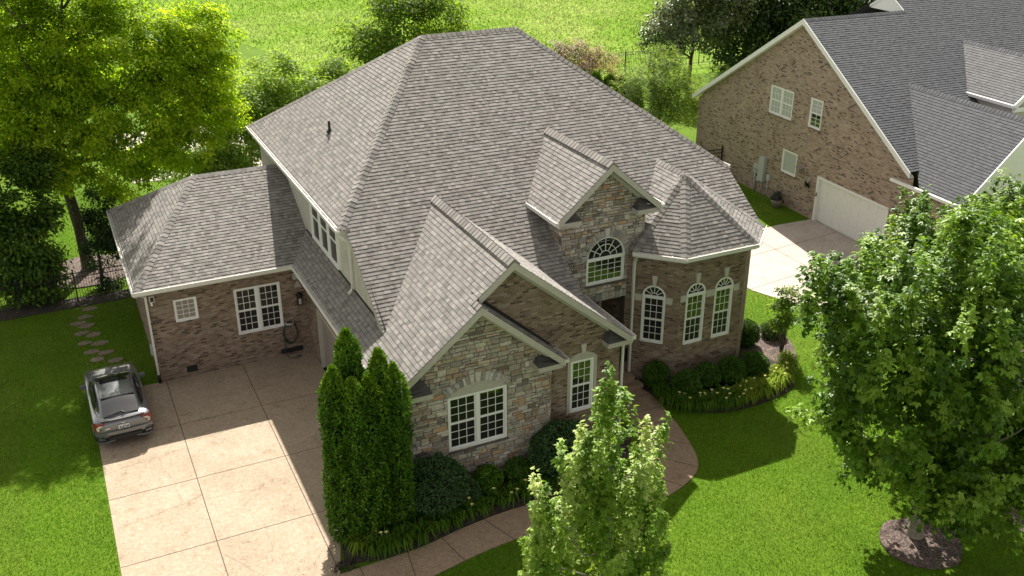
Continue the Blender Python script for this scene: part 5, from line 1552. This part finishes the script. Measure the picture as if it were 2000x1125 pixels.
protos = [lily_proto(700, False, 0), lily_proto(701, False, 1), lily_proto(702, False, 2), lily_proto(703, True, 1), lily_proto(704, True, 0)]
used = set()
def lily(k, x, y, label, group, s=1.0):
    o = protos[k] if k not in used else copy_tree(protos[k])
    used.add(k)
    o.location = (x, y, .03); o.rotation_euler = (0, 0, R.uniform(0, 6.28)); o.scale = (s, s, s * R.uniform(.9, 1.1))
    o['label'] = label; o['group'] = group
LA, GA = 'arching daylily clump edging the dark bed along the lower walkway', 'daylilies along the lower walkway'
LB, GB = 'daylily clump in the edging row before the turret boxwoods', 'daylilies before the turret'
row = smooth_line([(3.95, -11.2), (4.3, -11.75), (5.2, -11.85), (6.2, -11.65), (7.2, -11.45), (8.2, -11.3), (9.2, -11.3), (10.2, -11.4), (11.2, -11.35), (12.0, -11.1)], 2)
for i, (x, y) in enumerate(row): lily(R.choice((0, 0, 1, 1, 2)) if i != 1 else 4, x + R.uniform(-.06, .06), y + R.uniform(-.06, .06) + .05, LA, GA, R.uniform(.85, 1.15))
rw = smooth_line([(16.0, -8.2), (16.1, -9.0), (16.9, -9.55), (17.8, -9.75), (18.7, -9.8), (19.6, -9.65), (20.4, -9.4), (21.0, -8.9), (21.5, -8.3)], 3)
for i, (x, y) in enumerate(rw):
    lit_end = x > 18.2  # sunlight on the right end put in by the brighter leaf palette
    lily(R.choice((3, 4)) if lit_end else R.choice((1, 2, 0)), x, y, LB, GB, R.uniform(.85, 1.1))
    if 4 < i < 20: lily(R.choice((3, 4)) if lit_end else R.choice((0, 1, 2)), x + R.uniform(-.1, .1), y + .42, LB, GB, R.uniform(.75, 1.0))
for k, pz in enumerate(protos):
    if k not in used: lily(k, 20.2 + k * .2, -9.0, LB, GB)

# ------------------------------------------------------------------ fences
def fence(name, label, P, Q, h=1.35, step=.11, post=2.0):
    P, Q = Vector((*P, 0)), Vector((*Q, 0)); o = thing(name, label, 'fence', P)
    d = (Q - P); Ln = d.length; d.normalize(); s_ = Vector((-d.y, d.x, 0))
    m = MB()
    for z in (.15, h - .25, h - .06): m.beam(P + Z3 * z, Q + Z3 * z, s_ * .028, Z3 * .035)
    for k in range(int(Ln / step)):
        c = P + d * (k + .5) * step; m.beam(c + Z3 * .05, c + Z3 * h, d * .017, s_ * .017)
    m.build('fence_panel', 'dark', o)
    n = max(1, round(Ln / post))
    for k in range(n + 1):
        m = MB(); c = P + d * Ln * k / n; m.beam(c - Z3 * .05, c + Z3 * (h + .08), d * .06, s_ * .06); m.beam(c + Z3 * (h + .08), c + Z3 * (h + .11), d * .075, s_ * .075); m.build('post', 'dark', o)
fence('iron_fence', 'black iron picket fence across the shaded side yard beside the garage wing', (-6.2, 8.95), (.3, 8.95))
fence('iron_fence', 'short black iron fence piece against the neighbouring brick wall', (32.9, 11.1), (28.5, 11.5), 1.5)
fence('iron_fence', 'black iron fence in bright weeds at the edge of the meadow', (35.0, 36.8), (56.0, 35.4), 1.6, .16, 2.4)

# garden hose coiled on a hanger on the garage wing wall
o = thing('garden_hose', 'coiled green garden hose hung on the brick wall near the garage door', 'hose', (5.1, .3, 0))
m = MB()
for k in range(5):
    rx, rz = .24 + .02 * (k % 3), .42 + .02 * (k % 4); off = .04 + .022 * (k // 2)
    m.tube([(5.12 + R.uniform(-.02, .02) + rx * math.cos(a * math.pi / 10), .38 - off - .01 * k, .98 + rz * math.sin(a * math.pi / 10)) for a in range(21)], .013, 6, cap=False)
m.tube([(4.9, .3, .75), (4.82, .24, .3), (4.95, .1, .04), (5.2, .0, .04), (5.4, .12, .04), (5.2, .2, .045)], .017, 6)
m.build('hose_coil', 'hose', o) if 'hose' in MAT else None
MAT['hose'] = plain("green_hose", (.03, .05, .042), 0.6)
if not len(o.children): m.build('hose_coil', 'hose', o)
m = MB(); m.box((4.98, .27, 1.33), (5.28, .42, 1.38)); m.lathe([(.17, 0), (.17, .06)], (5.12, .34, 1.36), 12); m.build('hanger', 'greybox', o)
# planter pot by the neighbour's wall
px, py = 32.15, 5.25
o = thing('flower_pot', 'dark pot with a grey plant against the neighbouring brick wall', 'pot', (px, py, 0))
m = MB(); m.lathe([(.0, 0), (.22, 0), (.3, .3), (.34, .42), (.3, .42), (.26, .36), (0, .34)], (px, py, 0), 16); m.build('pot', 'taupe', o)
g = np.random.default_rng(5); v, t, c, cen = crown_leaves(g, [(px, py, .62, .26, .26, .24)], 30, 22, (.12, .05), .1, [(.06, .07, .06), (.14, .15, .14)]); npmesh('plant', v, t, c, 'leaf', o)
# pale garden furniture half hidden behind the trees
o = thing('patio_table', 'pale round patio table glimpsed through the leaves behind the garage wing', 'table', (5.0, 27.2, 0))
m = MB(); m.lathe([(0, .7), (.85, .7), (.85, .76), (0, .76)], (5, 27.2, 0), 24); m.build('tabletop', 'white', o)
m = MB(); m.tube([(5, 27.2, 0), (5, 27.2, .72)], .06, 8); m.lathe([(.35, .0), (.35, .05), (.05, .08)], (5, 27.2, 0), 14); m.build('pedestal', 'greybox', o)
for lab, cx_, cy_, a in (('pale patio chair beside the hidden round table, nearer the house', 5.6, 26.1, .3), ('pale patio chair on the far side of the hidden round table', 4.4, 28.4, 3.3)):
    o = thing('patio_chair', lab, 'chair', (cx_, cy_, 0), a)
    m = MB(); m.box((-.26, -.26, .4), (.26, .26, .46)); m.build('seat', 'white', o, True)
    m = MB(); m.box((-.26, -.3, .46), (.26, -.25, .95)); m.build('backrest', 'white', o, True)
    for sx in (-.23, .23):
        for sy in (-.23, .23):
            m = MB(); m.tube([(sx, sy, 0), (sx, sy, .41)], .02, 6); m.build('leg', 'greybox', o, True)

# ------------------------------------------------------------------ the parked car
def carpaint():
    m, nt, p = nmat("grey_car_paint")
    L(nt, ramp(nt, noise(nt, 120, 2), [(0.3, (0.13, 0.135, 0.15)), (0.7, (0.155, 0.16, 0.175))]), p.inputs["Base Color"])
    p.inputs["Metallic"].default_value = 0.4
    p.inputs["Roughness"].default_value = 0.34
    p.inputs["Coat Weight"].default_value = 1.0
    p.inputs["Coat Roughness"].default_value = 0.03
    return m
MAT['paint'] = carpaint()
MAT['carglass'] = glassmat("car_glass", (0.01, 0.011, 0.013), 0.02, 1.9)
MAT['plastic'] = plain("black_plastic", (0.012, 0.012, 0.013), 0.45)
MAT['lamp_red'] = plain("red_lamp", (0.22, 0.035, 0.02), 0.12, nz=0.05)
MAT['lamp_clear'] = plain("clear_lamp", (0.55, 0.5, 0.42), 0.12, nz=0.1)
MAT['chrome'] = plain("chrome", (0.7, 0.7, 0.7), 0.12, 1.0)
MAT['plate'] = plain("licence_plate_white", (0.6, 0.62, 0.66), 0.5)
MAT['rubber'] = plain("tyre_rubber", (0.015, 0.015, 0.016), 0.85)

car = thing('parked_car', 'grey fastback car parked half on the lawn beside the driveway', 'car', (-1.23, -1.02, 0), math.radians(1.0))
def shell(sections, mats, fmat, sub=2, name='body', close=True, parent=car):
    """loft over y-stations; each section is a half outline (x, z) from the sill up to the centre line, mirrored"""
    V = []; F = []; Mi = []
    n = len(sections[0][1]); w = 2 * n - 1
    for y, half in sections:
        row = [(-x, y if not callable(y) else y(x), z) for x, z in half] + [(x, y if not callable(y) else y(x), z) for x, z in reversed(half[:-1])]
        V += row
    for i in range(len(sections) - 1):
        for k in range(w - 1):
            F.append((i * w + k, i * w + k + 1, (i + 1) * w + k + 1, (i + 1) * w + k))
            Mi.append(fmat(i, k if k < n - 1 else w - 2 - k))
    if close:
        F.append(tuple(range(w - 1, -1, -1))); Mi.append(fmat(0, -1)); F.append(tuple(range((len(sections) - 1) * w, len(sections) * w))); Mi.append(fmat(len(sections) - 1, -1))
    m = MB(); m.v = V; m.t = [(.5,) * 3] * len(V); m.u = [(0, 0, 0)] * len(V); m.f = F; m.m = Mi; m.sm = [True] * len(F)
    o = m.build(name, mats, parent, True)
    if sub:
        md = o.modifiers.new("smooth", 'SUBSURF'); md.levels = sub; md.render_levels = sub
    return o
def bs(y, w, zb, zs, zt, wt=.8):
    """body section: width, underside, shoulder height, top height"""
    return (y, [(w * .80, zb), (w * .97, zb + .06), (w, (zb + zs) * .5), (w * .985, zs - .03), (w * .93, zs + .02), (w * wt, zt - .01), (w * .4, zt + .012), (0, zt + .018)])
body = shell([bs(-2.24, .66, .36, .62, .7), bs(-2.22, .8, .3, .78, .88), bs(-2.1, .88, .22, .87, .985), bs(-1.9, .905, .2, .92, 1.02), bs(-1.55, .91, .2, .93, 1.02), bs(-.9, .905, .2, .91, .98), bs(0, .9, .2, .89, .95), bs(.7, .9, .2, .86, .95), bs(1.05, .9, .2, .84, .95), bs(1.5, .89, .22, .78, .88), bs(1.95, .85, .24, .7, .78), bs(2.2, .74, .28, .62, .66), bs(2.28, .6, .34, .56, .59)],
      ['paint', 'plastic'], lambda i, k: 1 if k == 0 else 0)
def cs(y, wb, zb, wt, zt): return (y, [(wb, zb), (wb * .985 + wt * .015, zb + .05), ((wb + wt) / 2 + .02, (zb + zt) / 2), (wt + .035, zt - .05), (wt - .03, zt + .0), (wt * .5, zt + .022), (0, zt + .028)])
cab = shell([cs(-2.0, .64, .98, .54, 1.02), cs(-1.75, .69, .95, .55, 1.09), cs(-1.3, .75, .93, .55, 1.22), cs(-.85, .79, .9, .555, 1.315), cs(-.4, .81, .88, .56, 1.345), cs(0, .81, .87, .56, 1.325), cs(.45, .8, .87, .55, 1.17), cs(.9, .77, .87, .54, .98), cs(1.05, .74, .86, .53, .92)], ['paint'], lambda i, k: 0, name='roof')
def roofz(y):
    P = [(-2.0, 1.02), (-1.75, 1.09), (-1.3, 1.22), (-.85, 1.315), (-.4, 1.345), (0, 1.325), (.45, 1.17), (.9, .98), (1.05, .92)]
    for (a, za), (b, zb) in zip(P, P[1:]):
        if y <= b: return za + (zb - za) * (y - a) / (b - a)
    return P[-1][1]
def patch(name, mat, ys, ws, dz, th=.0, nx=8, parent=car, crown=.028):
    """curved panel lying on the cabin top between half widths ws at stations ys"""
    m = MB(); V = []; F = []
    for y, w in zip(ys, ws):
        for k in range(nx + 1):
            t = -1 + 2 * k / nx
            V.append((w * t, y, roofz(y) + dz + crown * (1 - t * t) - .004))
    q = nx + 1
    for i in range(len(ys) - 1):
        for k in range(nx): F.append((i * q + k, i * q + k + 1, (i + 1) * q + k + 1, (i + 1) * q + k))
    m.add(V, F, smooth=True)
    return m.build(name, mat, parent, True)
patch('rear_window', 'carglass', [-1.98, -1.86, -1.7, -1.5, -1.3, -1.14], [.54, .55, .55, .54, .52, .5], .02)
patch('windshield', 'carglass', [.06, .2, .45, .7, .94], [.49, .52, .56, .6, .61], .02)
patch('sunroof', 'carglass', [-.3, -.22, -.08, -.02], [.42, .44, .44, .42], .022)
patch('roof_trim', 'plastic', [-1.1, -1.12], [.55, .55], .03)
# side windows
for s_ in (-1, 1):
    m = MB(); F = []
    ys = [.75, .35, -.1, -.5, -.95, -1.35, -1.6]; bot = [.965, .98, .985, .99, 1.0, 1.02, 1.05]; top = [1.0, 1.16, 1.26, 1.275, 1.24, 1.15, 1.075]
    V = []
    for y, a, b in zip(ys, bot, top):
        for z in (a, b):
            zb, zt = .9, roofz(y)
            k = min(max((z - zb) / max(zt - zb, .05), 0), 1)
            V.append((s_ * (.835 - .2 * k), y, z))
    for i in range(6): F.append((2 * i, 2 * i + 1, 2 * i + 3, 2 * i + 2))
    m.add(V, F); m.build('side_window', 'carglass', car, True)
    m = MB(); m.beam((s_ * .535, .0, roofz(0) + .014), (s_ * .53, -1.1, roofz(-1.1) + .02), X * .018, Z3 * .012); m.build('roof_rail', 'plastic', car, True)
    # mirror
    m = MB(); m.add([(s_ * .84, .42, .93), (s_ * 1.02, .36, .95), (s_ * 1.05, .38, 1.05), (s_ * .86, .46, 1.02), (s_ * .84, .54, .93), (s_ * .99, .5, .95), (s_ * 1.01, .5, 1.05), (s_ * .86, .56, 1.02)], BOXF)
    m.build('mirror', 'paint', car, True)
    # tail lamp: C-shaped
    m = MB(); x0, x1 = s_ * .56, s_ * .875
    m.add([(x0, -2.19, .95), (s_ * .8, -2.14, .955), (x1, -1.98, .94), (s_ * .9, -1.95, .8), (s_ * .85, -2.17, .66), (s_ * .74, -2.245, .7), (s_ * .7, -2.245, .8), (x0, -2.235, .9)], [(0, 1, 6, 7), (1, 2, 3, 4), (1, 4, 5, 6)])
    lt = m.build('tail_light', 'lamp_red', car, True)
    m = MB(); m.add([(s_ * .6, -2.25, .89), (s_ * .74, -2.235, .9), (s_ * .82, -2.2, .82), (s_ * .8, -2.225, .72), (s_ * .745, -2.262, .72), (s_ * .72, -2.26, .83)], [(0, 1, 5), (1, 2, 3, 4, 5)])
    m.build('lamp_lens', 'lamp_clear', lt, True)
    m = MB(); m.add([(s_ * .52, 2.14, .7), (s_ * .8, 1.98, .72), (s_ * .86, 1.78, .76), (s_ * .7, 1.95, .8), (s_ * .5, 2.08, .765)], [(0, 1, 2, 3, 4)])
    m.build('headlight', 'lamp_clear', car, True)
    # bumper corner vents with body-coloured surround
    m = MB(); m.add([(s_ * .5, -2.27, .3), (s_ * .84, -2.2, .3), (s_ * .87, -2.16, .52), (s_ * .68, -2.26, .5)], [(0, 1, 2, 3)]); vt = m.build('bumper_vent', 'plastic', car, True)
    m = MB()
    for a, b in (((.34, -2.29, .33), (.62, -2.29, .3)), ((.62, -2.29, .3), (.86, -2.2, .3)), ((.62, -2.285, .42), (.8, -2.245, .43)), ((.66, -2.28, .53), (.88, -2.17, .55))): m.beam((s_ * a[0], a[1], a[2]), (s_ * b[0], b[1], b[2]), Y_ * .05, Z3 * .045)
    m.build('vent_trim', 'paint', vt, True)
    for y in (-1.38, 1.35):
        m = MB(); m.tube([(s_ * .74, y, .325), (s_ * .91, y, .325)], .325, 24); wl = m.build('wheel', 'rubber', car, True)
        m = MB(); m.tube([(s_ * .905, y, .325), (s_ * .918, y, .325)], .215, 20)
        m.build('rim', 'greybox', wl, True)
m = MB()
for k in range(10):
    t0, t1 = -1 + k / 5, -1 + (k + 1) / 5
    m.beam((.86 * t0, -2.275 + .11 * t0 ** 4, .585), (.86 * t1, -2.275 + .11 * t1 ** 4, .585), Y_ * .09, Z3 * .11)
bp_ = m.build('rear_bumper', 'paint', car, True)
m = MB(); m.beam((-.5, -2.28, .36), (.5, -2.28, .36), Y_ * .05, Z3 * .2); m.build('diffuser', 'plastic', bp_, True)
# tail spoiler lip, black band between the lamps, wiper, fin, plate
m = MB(); m.add([(-.55, -1.0, roofz(-1.0) + .03), (.55, -1.0, roofz(-1.0) + .03), (.52, -1.22, roofz(-1.1) + .035), (-.52, -1.22, roofz(-1.1) + .035), (-.54, -1.0, roofz(-1.0) + .06), (.54, -1.0, roofz(-1.0) + .06), (.51, -1.2, roofz(-1.1) + .06), (-.51, -1.2, roofz(-1.1) + .06)], BOXF)
m.build('roof_spoiler', 'paint', car, True)
m = MB()
for k in range(8):
    t0, t1 = -1 + k / 4, -1 + (k + 1) / 4
    m.beam((.66 * t0, -2.165 + .05 * t0 * t0, .985), (.66 * t1, -2.165 + .05 * t1 * t1, .985), Y_ * .09, Z3 * .035)
m.build('tail_spoiler', 'plastic', car, True)
m = MB(); m.beam((-.42, -1.99, 1.085), (.1, -1.9, 1.12), Y_ * .02, Z3 * .02); m.beam((.1, -2.0, 1.09), (.02, -1.93, 1.115), Y_ * .03, Z3 * .03); m.build('wiper', 'plastic', car, True)
m = MB(); m.add([(-.02, -.95, roofz(-.95) + .02), (.02, -.95, roofz(-.95) + .02), (0, -.8, roofz(-.8) + .02), (0, -.97, roofz(-.95) + .1)], [(0, 1, 3), (1, 2, 3), (2, 0, 3)]); m.build('fin_antenna', 'plastic', car, True)
m = MB(); m.box((-.17, -2.285, .68), (.17, -2.255, .82)); pl = m.build('licence_plate', 'plate', car, True)
m = MB()
for a, b, c_, e in ((-.13, .7, -.1, .78), (-.08, .7, -.05, .75), (-.03, .7, 0, .78), (.03, .73, .06, .78), (.08, .7, .11, .76), (.12, .7, .145, .78), (-.1, .69, .1, .697)): m.box((a, -2.289, b), (c_, -2.286, e))
m.build('plate_marks', 'dark', pl, True)
m = MB(); m.box((-.045, -2.262, .85), (-.03, -2.24, .91)); m.box((.03, -2.262, .85), (.045, -2.24, .91)); m.box((-.03, -2.262, .872), (.03, -2.24, .886)); m.build('emblem', 'chrome', car, True)
m = MB(); m.box((-.56, -2.25, .74), (-.42, -2.235, .765)); m.build('badge', 'chrome', car, True)
